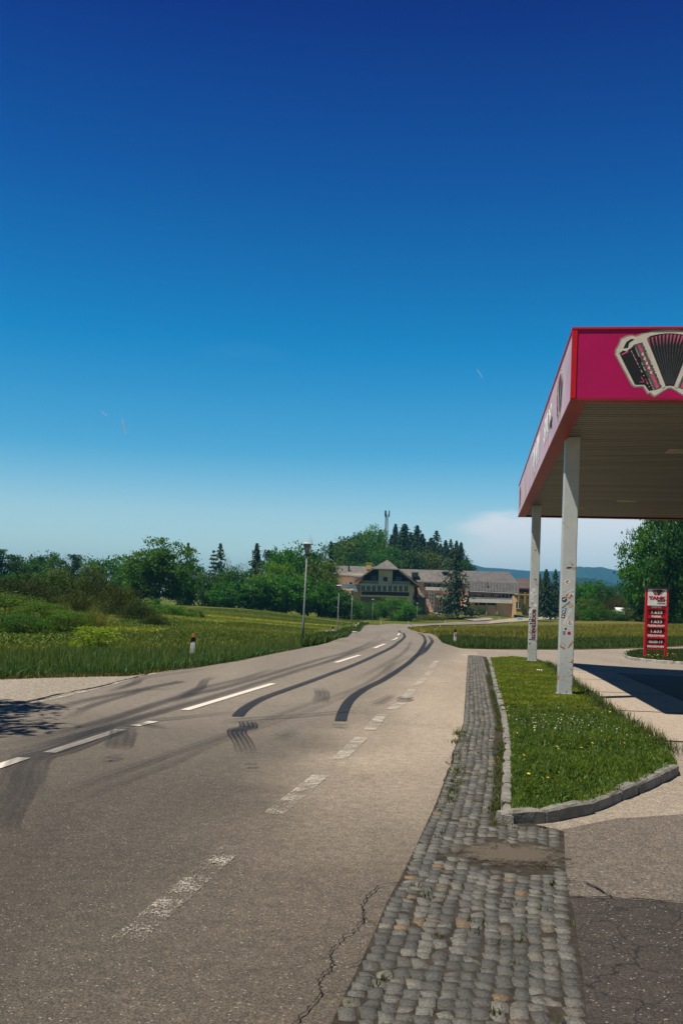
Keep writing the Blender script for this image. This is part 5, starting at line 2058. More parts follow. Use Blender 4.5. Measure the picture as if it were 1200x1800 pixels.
def scrub_mesh(name, seed, n=2600, leaf=.008, L=.22, mat=None, up=1.0, dome=.5):
    """twiggy scrub: thin shoots filling a dome plus small leaves"""
    r = np.random.default_rng(seed)
    d = r.normal(size=(n, 3))
    d[:, 2] = np.abs(d[:, 2])
    d /= np.linalg.norm(d, axis=1)[:, None]
    lum = np.array([1 + .45 * noise.noise(Vector((v[0] * 2.2 + seed, v[1] * 2.2, v[2] * 2))) for v in d])
    rad = (.35 + .65 * r.random(n) ** .55) * lum
    P = np.stack([d[:, 0] * .46 * rad, d[:, 1] * .46 * rad, d[:, 2] * .86 * rad], 1)
    di = d * np.array([1, 1, .6]) + np.array([0, 0, up]) + r.normal(size=(n, 3)) * .35
    di /= np.linalg.norm(di, axis=1)[:, None]
    l_ = L * r.uniform(.3, 1.0, n)[:, None]
    A, B = P - di * l_ * .6, P + di * l_ * .4
    s = np.cross(di, r.normal(size=(n, 3)))
    s /= np.linalg.norm(s, axis=1)[:, None]
    w = r.uniform(.0016, .0042, n)[:, None]
    V = np.stack([A - s * w, A + s * w, B + s * w * .4, B - s * w * .4], 1).reshape(-1, 3)
    T = np.repeat(np.clip(r.normal(.5, .2, n), 0, 1), 4)
    k = n * 2
    ii = r.integers(0, n, k)
    Cn = A[ii] + (B - A)[ii] * r.uniform(.3, 1.05, k)[:, None] + r.normal(size=(k, 3)) * .012
    nn = r.normal(size=(k, 3)) + np.array([0, 0, .6])
    nn /= np.linalg.norm(nn, axis=1)[:, None]
    V2 = leaf_quads(Cn, nn, leaf * r.uniform(.6, 1.4, k), 1.3, r)
    T2 = np.repeat(np.clip(r.normal(.5, .22, k), 0, 1), 4)
    V = np.concatenate([V, V2])
    V[:, 2] = np.maximum(V[:, 2], 0) / np.percentile(V[:, 2], 99)
    V[:, :2] *= .5 / np.percentile(np.abs(V[:, :2]), 98.5)
    return np_mesh(name, V, np.arange(len(V)).reshape(-1, 4), mat or M_twig, np.concatenate([T, T2]))


PROTO = {}
for k, kw in {'round': dict(seed=1), 'broad': dict(seed=2, ncl=85, zc=.52, rz=.48, lump=.35), 'oak': dict(seed=3, ncl=190, per=75, sig=.046, leaf=.020, zc=.50, rz=.50, lump=.26, hollow=.30, zmin=.03),
              'tall': dict(seed=4, ncl=75, lump=.4, taper=.35), 'dense': dict(seed=5, ncl=100, per=80, lump=.22, zc=.48, rz=.5, zmin=.0), 'airy': dict(seed=6, ncl=60, per=26, sig=.06, leaf=.013, lump=.4, hollow=.3),
              'bush': dict(seed=7, ncl=90, per=70, zc=.40, rz=.58, lump=.25, zmin=.0, leaf=.022), 'hedge': dict(seed=8, ncl=120, per=70, zc=.42, rz=.56, lump=.18, zmin=0, leaf=.016, sig=.06),
              'willow': dict(seed=9, ncl=110, per=95, zc=.38, rz=.58, lump=.35, zmin=0, leaf=.015, sig=.06), 'bigleaf': dict(seed=10, ncl=95, per=20, zc=.45, rz=.5, lump=.45, zmin=0, leaf=.030, sig=.06),
              'big': dict(seed=12, ncl=260, per=85, zc=.5, rz=.5, lump=.30, zmin=.02, leaf=.017, sig=.040, hollow=.4)}.items():
    me, C = crown_mesh(k + '_crown', **kw)
    PROTO[k] = (me, trunk_mesh(k + '_trunk', C, kw['seed'], mat=M_birch if k == 'airy' else M_bark))
mbt = MB()
mbt.tube([(0, 0, -.03), (0, 0, .5), (0, 0, .97)], [.018, .012, .002], 7)
ctr = mbt.mesh('conifer_trunk', M_bark, True)
for k, kw in {'spruce': dict(seed=21), 'spruce2': dict(seed=22, whorls=26, arms=8, width=.52, droop=.5, gap=.08), 'pine': dict(seed=23, whorls=15, arms=8, width=.5, droop=.0, gap=.12, sprays=11, leaf=.034), 'fir': dict(seed=24, whorls=34, arms=10, width=.46, droop=.25)}.items():
    PROTO[k] = (conifer_mesh(k + '_crown', **kw), ctr)
PROTO['bare'] = (branch_mesh('bare_branches', 31), None)
PROTO['bare2'] = (branch_mesh('bare_branches', 34, 5, .012, None, .45, .35), None)
PROTO['scrub'] = (scrub_mesh('scrub_twigs', 41), None)
PROTO['scrub2'] = (scrub_mesh('scrub_twigs', 42, 2200, .010, .30, None, 1.4), None)
PROTO['reed'] = (scrub_mesh('dry_reeds', 43, 1800, .004, .55, None, 3.0), None)

CC = {'dk': (.022, .052, .012), 'md': (.034, .082, .014), 'br': (.052, .115, .018), 'ol': (.058, .074, .020), 'gr': (.028, .075, .022), 'oak': (.040, .082, .014), 'con': (.012, .026, .016), 'con2': (.020, .036, .022),
      'wil': (.058, .088, .026), 'yel': (.115, .135, .008), 'pal': (.10, .11, .06), 'scr': (.034, .040, .020), 'scr2': (.046, .056, .022), 'ree': (.14, .11, .06), 'lim': (.075, .115, .020), 'brn': (.065, .045, .025), 'hz': (.03, .065, .02)}
CAT = {'bush': 'shrub', 'hedge': 'hedge', 'willow': 'shrub', 'bigleaf': 'shrub', 'scrub': 'scrub', 'scrub2': 'scrub', 'reed': 'reeds', 'bare': 'bare tree', 'bare2': 'bare tree', 'spruce': 'conifer', 'spruce2': 'conifer', 'pine': 'conifer', 'fir': 'conifer'}
NAME = {'bush': 'round_bush', 'hedge': 'hedge', 'willow': 'willow_bush', 'bigleaf': 'broadleaf_bush', 'scrub': 'twiggy_scrub', 'scrub2': 'twiggy_scrub', 'reed': 'dry_reeds', 'bare': 'bare_tree', 'bare2': 'bare_tree',
        'spruce': 'spruce_tree', 'spruce2': 'spruce_tree', 'pine': 'pine_tree', 'fir': 'fir_tree', 'oak': 'oak_tree'}


def tree(px, top, d, wpx, proto, col, label, group=None, base=None, depth=None):
    x, _, _ = PD(px, top, d)
    zb = zg(x, d) if base is None else PD(px, base, d).z
    H = PD(px, top, d).z - zb
    w = wpx * d / FPX * (1.9 if proto in ('spruce', 'spruce2', 'fir', 'pine') and d > 320 else 1.9 if proto in ('spruce', 'spruce2', 'fir', 'pine') else (1.0 if proto in ('hedge', 'bigleaf') else (1.3 if d > 320 else 1.14)))
    crown, trunk = PROTO[proto]
    jit = random.Random(int(px * 7 + top * 3 + d))
    rz = jit.uniform(0, 6.28) if depth is None else 0
    root = empty(NAME.get(proto, 'leafy_tree'), (x, d, zb - .05), rz)
    tag(root, label, CAT.get(proto, 'tree'), group)
    cm = tuple(c * g_ * jit.uniform(.88, 1.14) for c, g_ in zip(CC[col], (1.65, 1.90, .85)))
    o = link('foliage' if proto not in ('bare', 'bare2', 'scrub', 'scrub2', 'reed') else ('branches' if proto[:4] == 'bare' else 'stems'), crown, root)
    o.scale = (w, w if depth is None else depth, H + .05)
    o.color = cm + (1,)
    if trunk:
        t = link('trunk', trunk, root)
        t.scale = (max(w * .8, H * .45), max(w * .8, H * .45), H + .05)
    return root


# left tree line, front to back
GL = 'trees in the wood left of the road'
for a in [
    (283, 947, 165, 104, 'oak', 'oak', 'tallest broad oak of the left tree line, sky showing through its round top'),
    (250, 990, 168, 62, 'broad', 'oak', 'leafy lower tree leaning against the left side of the tall oak'),
    (331, 953, 232, 30, 'spruce2', 'con2', 'blue grey spruce rising just right of the tall oak'),
    (376, 966, 226, 34, 'pine', 'con2', 'left half of the dark pine pair right of the oak, slightly lower'),
    (388, 954, 222, 36, 'spruce2', 'con2', 'dark layered pine standing highest between the oak and the tall lamp post'),
    (452, 954.5, 240, 36, 'fir', 'con', 'dense dark fir poking above the bright trees left of the tall lamp post'),
    (337, 986, 195, 60, 'round', 'gr', 'fresh green rounded tree directly right of the tall oak'),
    (318, 1000, 190, 50, 'tall', 'md', 'slim green tree squeezed behind the right edge of the tall oak'),
    (190, 978, 205, 80, 'broad', 'gr', 'wide rounded bright green tree left of the tall oak'),
    (225, 985, 200, 48, 'tall', 'md', 'narrower green tree between the wide rounded tree and the oak'),
    (131, 975, 212, 34, 'tall', 'con', 'small very dark tree beside the grey leafless tree at left'),
    (149, 976, 215, 26, 'airy', 'pal', 'pale thin tree just budding, right of the small very dark tree'),
    (97, 975, 208, 50, 'round', 'md', 'rounded green treetop left of the grey leafless tree'),
    (70, 972, 214, 50, 'broad', 'dk', 'dark green treetop second from the left edge'),
    (50, 982, 206, 46, 'round', 'md', 'mid green tree behind the scrub near the left edge'),
    (22, 975, 200, 46, 'tall', 'dk', 'dark tree close to the left edge of the photo'),
    (2, 966, 196, 34, 'tall', 'dk', 'tall dark tree cut by the left edge of the photo'),
    (114, 968, 220, 26, 'bare', 'pal', 'grey leafless tree against the sky at far left'),
    (90, 970, 222, 30, 'bare2', 'pal', 'faint bare branches above the rounded treetop at far left'),
    (160, 992, 196, 50, 'round', 'ol', 'olive yellow tree in front of the wide rounded tree'),
    (45, 1005, 185, 76, 'broad', 'gr', 'low spreading green tree behind the brown scrub at left edge'),
    (100, 1000, 188, 56, 'round', 'ol', 'small olive tree above the brown scrub'),
    (225, 1008, 176, 44, 'round', 'gr', 'small green tree filling the gap left of the oak'),
    (362, 1000, 186, 44, 'airy', 'ol', 'thin brownish tree under the dark pine pair'),
    (402, 974, 230, 26, 'airy', 'pal', 'pale budding tree right of the dark pine pair'),
    (424, 984, 222, 34, 'airy', 'pal', 'pale thin tree halfway between pines and dark fir'),
    (410, 998, 190, 56, 'broad', 'gr', 'bushy deep green tree below the pale budding trees'),
    (375, 1012, 184, 50, 'dense', 'dk', 'dark dense tree at the far edge of the meadow, left end'),
    (405, 1022, 178, 60, 'dense', 'gr', 'dense rounded tree at the far meadow edge below the deep green one'),
    (455, 990, 188, 48, 'airy', 'ol', 'see through olive tree below the dark fir'),
    (476, 968, 214, 40, 'tall', 'con2', 'dark blue green tree right of the dark fir'),
    (503, 958, 205, 66, 'broad', 'md', 'broad bright tree left of the tall lamp post'),
    (486, 990, 190, 76, 'dense', 'lim', 'yellow green rounded tree left of the lamp post'),
    (450, 1015, 180, 70, 'dense', 'md', 'rounded tree at the meadow edge left of the lamp post'),
    (505, 1012, 181, 80, 'dense', 'md', 'big dense tree standing right behind the tall lamp post'),
    (545, 962, 210, 66, 'broad', 'dk', 'tall green tree just right of the lamp head'),
    (524, 944, 238, 30, 'bare2', 'pal', 'bare branched treetop left of the lamp head'),
    (541, 935, 240, 30, 'bare', 'pal', 'leafless round treetop just above the lamp head'),
    (573, 943, 224, 30, 'bare2', 'pal', 'pale stemmed birch with few leaves right of the lamp head'),
    (582, 950, 245, 22, 'spruce2', 'con', 'little dark spruce behind the pale birch'),
    (562, 985, 196, 64, 'round', 'ol', 'olive leafy tree right of the tall lamp post'),
    (535, 1010, 188, 62, 'dense', 'md', 'green tree between tall lamp post and hotel left wing'),
    (566, 1022, 190, 56, 'dense', 'md', 'thick leafy tree in front of the end of the left wing'),
    (590, 1034, 194, 60, 'dense', 'gr', 'leafy bush tree hiding the foot of the terrace'),
    (614, 1046, 204, 54, 'bush', 'md', 'rounded shrub behind the third lamp post'),
    (641, 1062, 212, 46, 'bush', 'dk', 'low shrub at the bend left of the round bush below the gable'),
]:
    tree(*a[:6], a[6], GL)
for a in [
    (690, 1050, 228, 66, 'bush', 'br', 'round bright green bush below the gabled house'),
    (660, 1056, 224, 44, 'bush', 'md', 'darker bush at the left of the round bright bush'),
    (720, 1057, 232, 40, 'bush', 'md', 'green bush right of the round bright bush, next to the bend lamp'),
]:
    tree(*a[:6], a[6], 'bushes below the gabled house')
# scrub and shrubs on the left meadow
GS = 'scrub on the left meadow'
for a in [
    (40, 1008, 84, 130, 'scrub', 'scr', 'brown twiggy scrub above the willow bushes at the left edge'),
    (105, 1003, 88, 120, 'scrub2', 'scr2', 'tall brownish scrub left of the middle of the thicket'),
    (165, 1010, 84, 110, 'scrub', 'scr', 'dark brown scrub in the middle of the thicket'),
    (210, 1030, 80, 90, 'scrub2', 'scr2', 'brown scrub at the right end of the thicket'),
    (245, 1058, 74, 80, 'scrub', 'scr', 'low grey brown scrub running out into the meadow'),
    (135, 1040, 70, 100, 'scrub', 'scr2', 'lower brown scrub behind the willow bushes'),
    (272, 1082, 66, 50, 'scrub2', 'scr', 'lowest straggly scrub at the right tip of the thicket'),
]:
    tree(*a[:6], a[6], GS)
for a in [(105, 1062, 60, 60, 'reed', 'ree', 'pale dry stems among the willow bushes'), (160, 1070, 58, 60, 'reed', 'ree', 'pale dry reeds right of the willow bushes')]:
    tree(*a[:6], a[6], 'dry reeds in the thicket')
for a in [
    (8, 1040, 52, 130, 'willow', 'wil', 'large pale willow bush cut by the left edge of the photo'),
    (72, 1055, 50, 90, 'willow', 'wil', 'middle willow bush of the left thicket'),
    (122, 1072, 49, 84, 'willow', 'wil', 'right hand willow bush beside the yellow green bush'),
    (30, 1078, 46, 90, 'willow', 'gr', 'darker low willow bush in front at the left'),
]:
    tree(*a[:6], a[6], 'willow bushes at the left')
tree(176, 1102, 31, 104, 'bigleaf', 'yel', 'small bush with yellow green broad leaves behind the tall roadside grass')
tree(290, 1062, 96, 66, 'bush', 'br', 'bright green rounded shrub in the meadow below the oak', 'shrubs on the meadow')
tree(262, 1052, 104, 50, 'bush', 'gr', 'green shrub half hidden behind the bright rounded shrub', 'shrubs on the meadow')
tree(323, 1066, 100, 40, 'bush', 'dk', 'dark shrub at the right of the bright rounded shrub', 'shrubs on the meadow')
tree(347, 1073, 98, 24, 'bush', 'md', 'smallest shrub, rightmost on the meadow', 'shrubs on the meadow')
# hill wood behind the hotel
GH = 'trees on the hill behind the hotel'
for a in [
    (607, 945, 360, 44, 'round', 'dk', 'dark tree at the left foot of the hill wood'),
    (595, 955, 345, 40, 'tall', 'md', 'tree above the left wing roof, left end of the hill wood'),
    (601, 938, 385, 30, 'bare2', 'pal', 'thin leafless tree at the left crest of the hill'),
    (622, 950, 340, 60, 'dense', 'ol', 'olive tree directly above the left wing roof'),
    (628, 938, 372, 36, 'round', 'gr', 'green crest tree left of the bright hilltop tree'),
    (651, 927, 375, 46, 'broad', 'br', 'bright green hilltop tree left of the mast'),
    (648, 948, 345, 54, 'dense', 'md', 'green tree below the bright hilltop tree'),
    (669, 930, 400, 22, 'spruce', 'con', 'slim dark spruce immediately left of the mast'),
    (676, 958, 345, 50, 'dense', 'ol', 'olive tree at the foot of the mast'),
    (660, 970, 325, 50, 'dense', 'md', 'low tree above the chimney of the left wing'),
    (695, 920.5, 385, 26, 'fir', 'con', 'dark fir first to the right of the mast'),
    (711, 920.5, 380, 48, 'spruce', 'con', 'broadest dark spruce of the hilltop right of the mast'),
    (704, 945, 350, 60, 'fir', 'con2', 'big dark fir above the gable ridge'),
    (733, 923, 378, 34, 'fir', 'con', 'tall dark fir right of the broadest spruce'),
    (722, 935, 360, 40, 'spruce2', 'con', 'dark spruce filling the middle of the hilltop row'),
    (746, 946, 385, 26, 'spruce2', 'con', 'short spruce in the dip of the hilltop row'),
    (767, 932, 380, 36, 'spruce2', 'con', 'pointed spruce standing alone in the right part of the hilltop'),
    (757, 945, 372, 28, 'fir', 'con', 'dark fir left of the pointed spruce'),
    (783, 949, 375, 26, 'spruce', 'con', 'spruce second from right of the pointed one'),
    (792, 947, 382, 24, 'spruce2', 'con', 'narrow spruce right of the pointed one, taller of a close pair'),
    (802, 950, 370, 26, 'fir', 'con', 'narrow dark fir near the right end of the hilltop'),
    (810, 953, 366, 28, 'spruce', 'con', 'last tall spruce at the right end of the hilltop row'),
    (821, 980, 350, 22, 'spruce2', 'con', 'small spruce at the very right end of the hill wood'),
    (745, 970, 335, 56, 'dense', 'ol', 'yellow olive tree above the middle wing roof'),
    (776, 975, 335, 54, 'airy', 'lim', 'light yellowish tree above the right part of the middle wing'),
    (720, 968, 330, 50, 'dense', 'dk', 'dark leafy tree right behind the gable'),
    (797, 968, 340, 44, 'fir', 'con2', 'dark fir behind the large conifer on the lawn'),
    (815, 985, 330, 40, 'dense', 'dk', 'dark tree behind the left end of the mansard roof'),
    (690, 962, 338, 44, 'dense', 'md', 'green tree just right of the mast foot'),
    (632, 965, 330, 50, 'dense', 'dk', 'dark leafy tree behind the left wing chimney'),
]:
    tree(*a[:6], a[6], GH)
for i, (px, top, d, w) in enumerate([(742, 938, 362, 30), (752, 952, 356, 30), (762, 950, 360, 28), (774, 955, 358, 28), (786, 960, 352, 28), (796, 962, 356, 26), (808, 968, 350, 28), (728, 950, 352, 30), (714, 945, 350, 30), (768, 962, 348, 30), (780, 970, 346, 28), (802, 976, 344, 26), (688, 940, 365, 28)]):
    tree(px, top, d, w, ('fir', 'spruce2', 'spruce')[i % 3], 'con2' if i % 2 else 'con', 'dark conifer filling the hillside between the taller spruces', 'conifers filling the hillside')
# trees around the hotel
tree(803, 963, 246, 40, 'spruce2', 'con', 'tall dark conifer on the lawn in front of the middle wing', None, 1076)
tree(789, 1003, 250, 50, 'airy', 'con2', 'thin grey green tree left of the tall lawn conifer', None, 1076)
tree(822, 1066, 252, 34, 'hedge', 'dk', 'dark clipped shrub below the peach wall', 'shrubs at the hotel wall', 1081)
tree(846, 1067.5, 256, 16, 'bush', 'dk', 'rounded dark shrub at the right of the clipped one', 'shrubs at the hotel wall', 1079)
tree(790, 1074, 246, 26, 'hedge', 'md', 'low green box hedge at the lawn path', 'shrubs at the hotel wall', 1088)
tree(921, 1061, 262, 8, 'hedge', 'dk', 'small dark shrub at the right end of the peach wall', 'shrubs at the hotel wall', 1080)
tree(757, 1079, 240, 52, 'scrub', 'brn', 'heap of brown cut brushwood beside the lamp at the bend', None, 1093)
tree(776, 1083, 242, 26, 'scrub2', 'brn', 'smaller heap of brown brushwood beside the lawn path', None, 1093)
tree(960, 1000, 236, 28, 'spruce', 'con', 'dark spruce seen between the two canopy columns', 'spruces between the columns', 1082)
tree(976, 1000, 240, 26, 'spruce2', 'con', 'dark spruce partly behind the nearer canopy column', 'spruces between the columns', 1082)
tree(948, 1008, 242, 18, 'fir', 'con2', 'thin spruce just right of the far canopy column', 'spruces between the columns', 1082)
# right side
GR = 'trees beyond the field at right'
for a in [
    (1162, 880, 158, 104, 'big', 'oak', 'big tree rising behind the price sign up to the canopy edge'),
    (1205, 870, 150, 110, 'big', 'dk', 'big dark tree cut by the right edge of the photo'),
    (1128, 1008, 164, 56, 'round', 'md', 'lower rounded tree left of the big tree, behind the hedge'),
    (1150, 980, 166, 70, 'broad', 'md', 'mid height leafy skirt of trees left behind the price sign'),
    (1028, 1021, 196, 54, 'broad', 'md', 'rounded field tree right of the near canopy column'),
    (1058, 1033, 190, 44, 'round', 'dk', 'smaller dark field tree, second right of the near column'),
    (1010, 1030, 200, 44, 'round', 'md', 'field tree hidden partly by the near canopy column'),
    (1085, 1045, 186, 44, 'scrub', 'brn', 'brown leafless shrub between the field trees and the big tree'),
    (1035, 1052, 178, 50, 'bush', 'ol', 'olive shrub behind the hedge at the left'),
]:
    tree(*a[:6], a[6], GR)
# hedge along the far side of the field
GG = 'hedge bushes along the field'
hl = ['leftmost hedge bush of the field, brownish, beside the near column', 'low hedge bush second from the near column', 'hedge bush under the white car, left', 'hedge bush under the white car, right', 'hedge bush left next to the price sign',
      'hedge bush directly behind the price sign', 'hedge bush right next to the price sign', 'hedge bush at the right edge of the photo']
for i, px in enumerate((1004, 1028, 1052, 1077, 1102, 1128, 1166, 1196)):
    tree(px, 1070.5 if i != 4 else 1069, 167, 38, 'hedge', 'brn' if i == 0 else ('md' if i % 2 else 'dk'), hl[i], GG)
# distant hazy wood at the foot of the mountains
r = np.random.default_rng(77)
Vs, Ts = [], []
for k in range(46):
    px = 820 + k * 10 + r.uniform(-4, 4)
    d = r.uniform(470, 620)
    topy = (1022 if px > 1000 else 1040) + r.uniform(-3, 8)
    p0 = PD(px, topy, d)
    zb = zg(p0.x, d) - 2
    me = PROTO[['round', 'broad', 'dense'][k % 3]][0]
    n = len(me.vertices)
    co = np.zeros(n * 3, dtype=np.float32)
    me.vertices.foreach_get('co', co)
    co = co.reshape(-1, 4, 3)[::3].reshape(-1, 3)
    w = r.uniform(24, 36) * d / FPX
    cen_ = co.reshape(-1, 4, 3).mean(1).repeat(4, 0)
    co = cen_ + (co - cen_) * 1.7
    Vs.append(co * np.array([w, w, p0.z - zb]) + np.array([p0.x, d, zb]))
    Ts.append(np.clip(r.normal(.4, .15, len(co) // 4), 0, 1).repeat(4))
V = np.concatenate(Vs)
o = link('distant_wood', np_mesh('distant_wood', V, np.arange(len(V)).reshape(-1, 4), M_leaf, np.concatenate(Ts)))
o.color = (.045, .10, .025, 1)
tag(o, kind='stuff')
# a tree beside the layby, just outside the picture: its shade falls on the road
tr_ = tree(-430, 700, 12.4, 500, 'oak', 'oak', 'leafy tree standing on the layby outside the left edge', None)
tr_.location = (-8.75, 12.3, 0)
tr_.rotation_euler = (0, 0, 1.1)
for c_ in tr_.children:
    c_.scale = (5.0, 5.0, 8.5) if c_.name.startswith('foliage') else (4, 4, 8.5)

# ------------------------------------------------------------------ roadside grass
vp = [xy(-60, 1195), xy(0, 1194), xy(120, 1187.5), xy(224, 1187.5), xy(266, 1182.5), xy(343, 1173.5), xy(420, 1161.5), xy(529, 1139.5), xy(529, 1131), xy(420, 1146), xy(330, 1150), xy(200, 1150), xy(60, 1153), xy(-60, 1156)]
P = scatter(vp, 75000)
hn = fbm(P, .35)
h = (.26 + .16 * hn) * rng.uniform(.45, 1.25, len(P)) * np.where(P[:, 1] > 33, .75, 1)
grass('tall_verge_grass', P, np.maximum(h, .06), rng.uniform(.010, .022, len(P)), (.064, .138, .036), np.clip(rng.normal(.40, .22, len(P)) + .2 * hn, 0, 1), -.03, .8)
P = scatter([xy(-60, 1196), xy(224, 1189), xy(343, 1174.5), xy(529, 1140), xy(529, 1138), xy(343, 1171), xy(224, 1184), xy(-60, 1191)], 9000)
grass('verge_edge_grass', P, rng.uniform(.04, .14, len(P)), rng.uniform(.012, .022, len(P)), (.075, .085, .028), np.clip(rng.normal(.6, .22, len(P)), 0, 1), -.02, 1.0)
Ps = scatter(vp, 3500)
grass('seed_stems', Ps, rng.uniform(.30, .62, len(Ps)), rng.uniform(.008, .014, len(Ps)), (.085, .125, .035), np.clip(rng.normal(.72, .15, len(Ps)), 0, 1), -.03, .35)
fm = [xy(-60, 1137), xy(200, 1130), xy(330, 1099), xy(400, 1096), xy(560, 1106), xy(600, 1100), xy(640, 1094), xy(620, 1088.5), xy(545, 1084), xy(460, 1073.5), xy(385, 1069.5), xy(340, 1069.5), xy(250, 1085), xy(-60, 1110)]
P = scatter(fm, 85000)
hn = fbm(P * np.array([.3, 1.6]), .06, 4)
grass('far_meadow_grass', P, rng.uniform(.06, .16, len(P)), rng.uniform(.05, .10, len(P)), (.175, .215, .026), np.clip(rng.normal(.36, .14, len(P)) + 1.1 * hn, 0, 1), -.04, 1.2)
far = [xy(529, 1138), xy(575, 1130), xy(609, 1120.5), xy(633, 1110.5), xy(637, 1103.5), xy(648, 1098.6), xy(640, 1097.5), xy(622, 1106), xy(598, 1114), xy(560, 1124), xy(529, 1130)]
P = scatter(far, 26000)
grass('far_verge_grass', P, rng.uniform(.15, .5, len(P)), rng.uniform(.04, .08, len(P)), (.060, .105, .018), np.clip(rng.normal(.4, .2, len(P)), 0, 1), -.03, .7)
md_ = [xy(-60, 1155), xy(330, 1151), xy(529, 1131), xy(560, 1105), xy(400, 1095), xy(330, 1098), xy(200, 1128), xy(-60, 1135)]
P = scatter(md_, 60000)
hn = fbm(P, .08, 5)
grass('meadow_grass', P, rng.uniform(.06, .19, len(P)), rng.uniform(.03, .06, len(P)), (.135, .170, .022), np.clip(rng.normal(.42, .2, len(P)) + .3 * hn, 0, 1), -.04, .9)
fe = [xy(779, 1130.5), xy(812, 1139.2), xy(860, 1140.4), xy(950, 1140.8), xy(1110, 1138.6), xy(1230, 1134), xy(1230, 1123), xy(1100, 1126), xy(950, 1127), xy(860, 1127), xy(800, 1122), xy(770, 1121)]
P = scatter(fe, 55000)
hn = fbm(P, .25, 9)
grass('field_edge_grass', P, np.maximum(.06, (.34 + .22 * hn) * rng.uniform(.5, 1.2, len(P))), rng.uniform(.02, .04, len(P)), (.060, .100, .018), np.clip(rng.normal(.42, .2, len(P)), 0, 1), -.02, .6)
cf = [xy(740, 1113.5), xy(765, 1120), xy(800, 1122.5), xy(860, 1127.5), xy(1230, 1124), xy(1230, 1100), xy(1100, 1100), xy(940, 1102), xy(800, 1104), xy(722, 1105.5)]
P = scatter(cf, 80000)
hn = fbm(P, .06, 2)
grass('crop_blades', P, rng.uniform(.25, .5, len(P)), rng.uniform(.05, .09, len(P)), (.195, .190, .030), np.clip(rng.normal(.5, .2, len(P)) + .3 * hn, 0, 1), -.03, .5)

for a in [(1138, 1274, 17, 'dry reddish weed stalks growing at the right kerb of the grass island'), (1122, 1283, 13, 'small dry weed beside the taller reddish stalks at the kerb')]:
    p = at(a[0], 1303)
    tree(a[0], a[1], p.y, a[2], 'scrub', 'brn', a[3])
# hotel drive and path
M_drive = asphalt('drive_asphalt', (.33, .29, .24), (.33, .29, .24))
sheet('hotel_drive', [xy(834, 1092.3), xy(868, 1090), xy(862, 1087.2), xy(830, 1085.8), xy(803, 1084.2), xy(808, 1086.6)], M_drive, .16)
sheet('hotel_path', [xy(750, 1076), xy(753, 1074.6), xy(778, 1080), xy(774, 1082)], M_drive, .16)

# ------------------------------------------------------------------ mountains, contrails, air
M_mt, N, b = new_mat('forested_mountain')
v = N.n('ShaderNodeTexCoord').outputs['Object']
f = N.remap(N.noise(v, .012, 6, .7), .35, .65)
c = N.mix(f, (.012, .030, .014), (.03, .055, .022))
cl_ = N.remap(N.noise(v, .0042, 5, .6, .4), .655, .685)
c = N.mix(N.math('MULTIPLY', cl_, .55), c, (.22, .21, .15))
setc(N, b, 'Base Color', c)
b.inputs['Roughness'].default_value = 1
b.inputs['Specular IOR Level'].default_value = 0


def ridge(name, prof, d, deep, seed, rough):
    pxs = np.arange(-500, 2300, 5.0)
    yy = np.interp(pxs, [p[0] for p in prof], [p[1] for p in prof])
    rows = [(-1.0, 0), (-.75, .28), (-.5, .52), (-.25, .78), (-.1, .93), (0, 1), (.12, .92), (.4, .6), (1, 0)]
    V = []
    for (t, s) in rows:
        for px, y in zip(pxs, yy):
            p = PD(px, y, d)
            n = noise.fractal(Vector((px * .013 + seed, t * 2.0, seed)), .9, 2.1, 5)
            z = -3 + (p.z + 3) * max(s, 0) * (1 + (.16 * n if 0 < s < 1 else 0)) + (rough * n if s > 0 else 0)
            V.append((p.x * (d + t * deep) / d, d + t * deep, z))
    n = len(pxs)
    F = [(r_ * n + i, r_ * n + i + 1, (r_ + 1) * n + i + 1, (r_ + 1) * n + i) for r_ in range(len(rows) - 1) for i in range(n - 1)]
    tag(link(name, np_mesh(name, np.array(V), np.array(F), M_mt, None, True)), kind='structure')


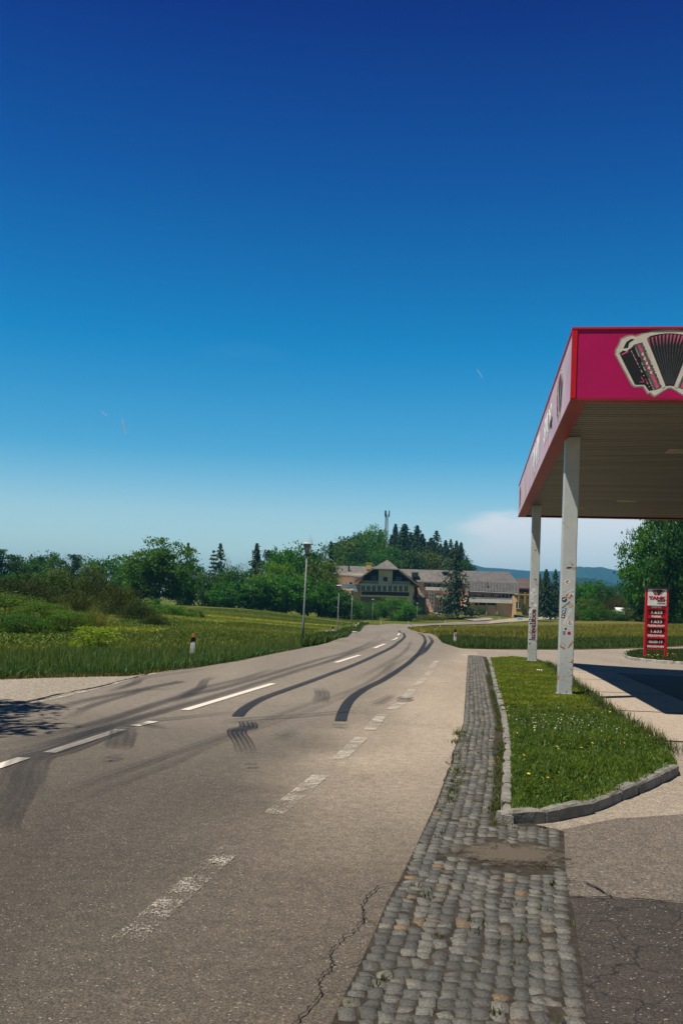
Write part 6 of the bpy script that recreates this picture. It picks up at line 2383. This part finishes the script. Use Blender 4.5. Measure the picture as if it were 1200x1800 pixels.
ridge('mountains', [(-500, 1085), (500, 1060), (700, 1030), (790, 1000), (822, 990), (850, 997.5), (880, 999), (910, 1002), (945, 1004), (985, 1004), (1010, 1001), (1040, 998.5), (1062, 998.5), (1090, 1004), (1115, 1006), (1150, 1016), (1230, 1030), (1600, 1040), (2300, 1090)], 4300, 700, 3.1, 2.0)
ridge('hills', [(-500, 1090), (700, 1065), (850, 1042), (940, 1024), (1000, 1015), (1030, 1015), (1060, 1020), (1085, 1027), (1120, 1024), (1200, 1032), (1600, 1050), (2300, 1095)], 2500, 400, 8.7, 1.5)

M_con = bpy.data.materials.new('contrail_vapour')
M_con.use_nodes = True
M_con.node_tree.nodes.clear()
_pv = M_con.node_tree.nodes.new('ShaderNodeVolumePrincipled')
_pv.inputs['Color'].default_value = (.98, .98, .98, 1)
_pv.inputs['Density'].default_value = .12
_mo = M_con.node_tree.nodes.new('ShaderNodeOutputMaterial')
M_con.node_tree.links.new(_pv.outputs[0], _mo.inputs['Volume'])
for (xa, ya, xb, yb_, lab, wd) in ((215, 736, 221, 764, 'short white contrail low in the sky on the left', 5.0), (837, 648, 849, 667, 'thin slanting contrail left of the canopy', 2.2), (177, 722, 191, 733, 'faint tiny contrail left of the short white one', 1.8)):
    p, q = PD(xa, ya, 7000), PD(xb, yb_, 7600)
    q = p + (q - p)
    o = MB().tube([p, p.lerp(q, .3), p.lerp(q, .7), q], [wd * .3, wd, wd * .8, wd * .15], 8).build('contrail', M_con, smooth_=True)
    tag(o, lab, 'contrail', 'contrails in the sky')

hz = bpy.data.materials.new('air')
hz.use_nodes = True
nt = hz.node_tree
nt.nodes.clear()
pv = nt.nodes.new('ShaderNodeVolumePrincipled')
pv.inputs['Color'].default_value = (.16, .55, .95, 1)
pv.inputs['Density'].default_value = .00016
pv.inputs['Anisotropy'].default_value = 0.0
mo = nt.nodes.new('ShaderNodeOutputMaterial')
nt.links.new(pv.outputs[0], mo.inputs['Volume'])
o = MB().span(-6300, 6300, -600, 9400, -30, 290).build('haze', hz)
tag(o, kind='stuff')
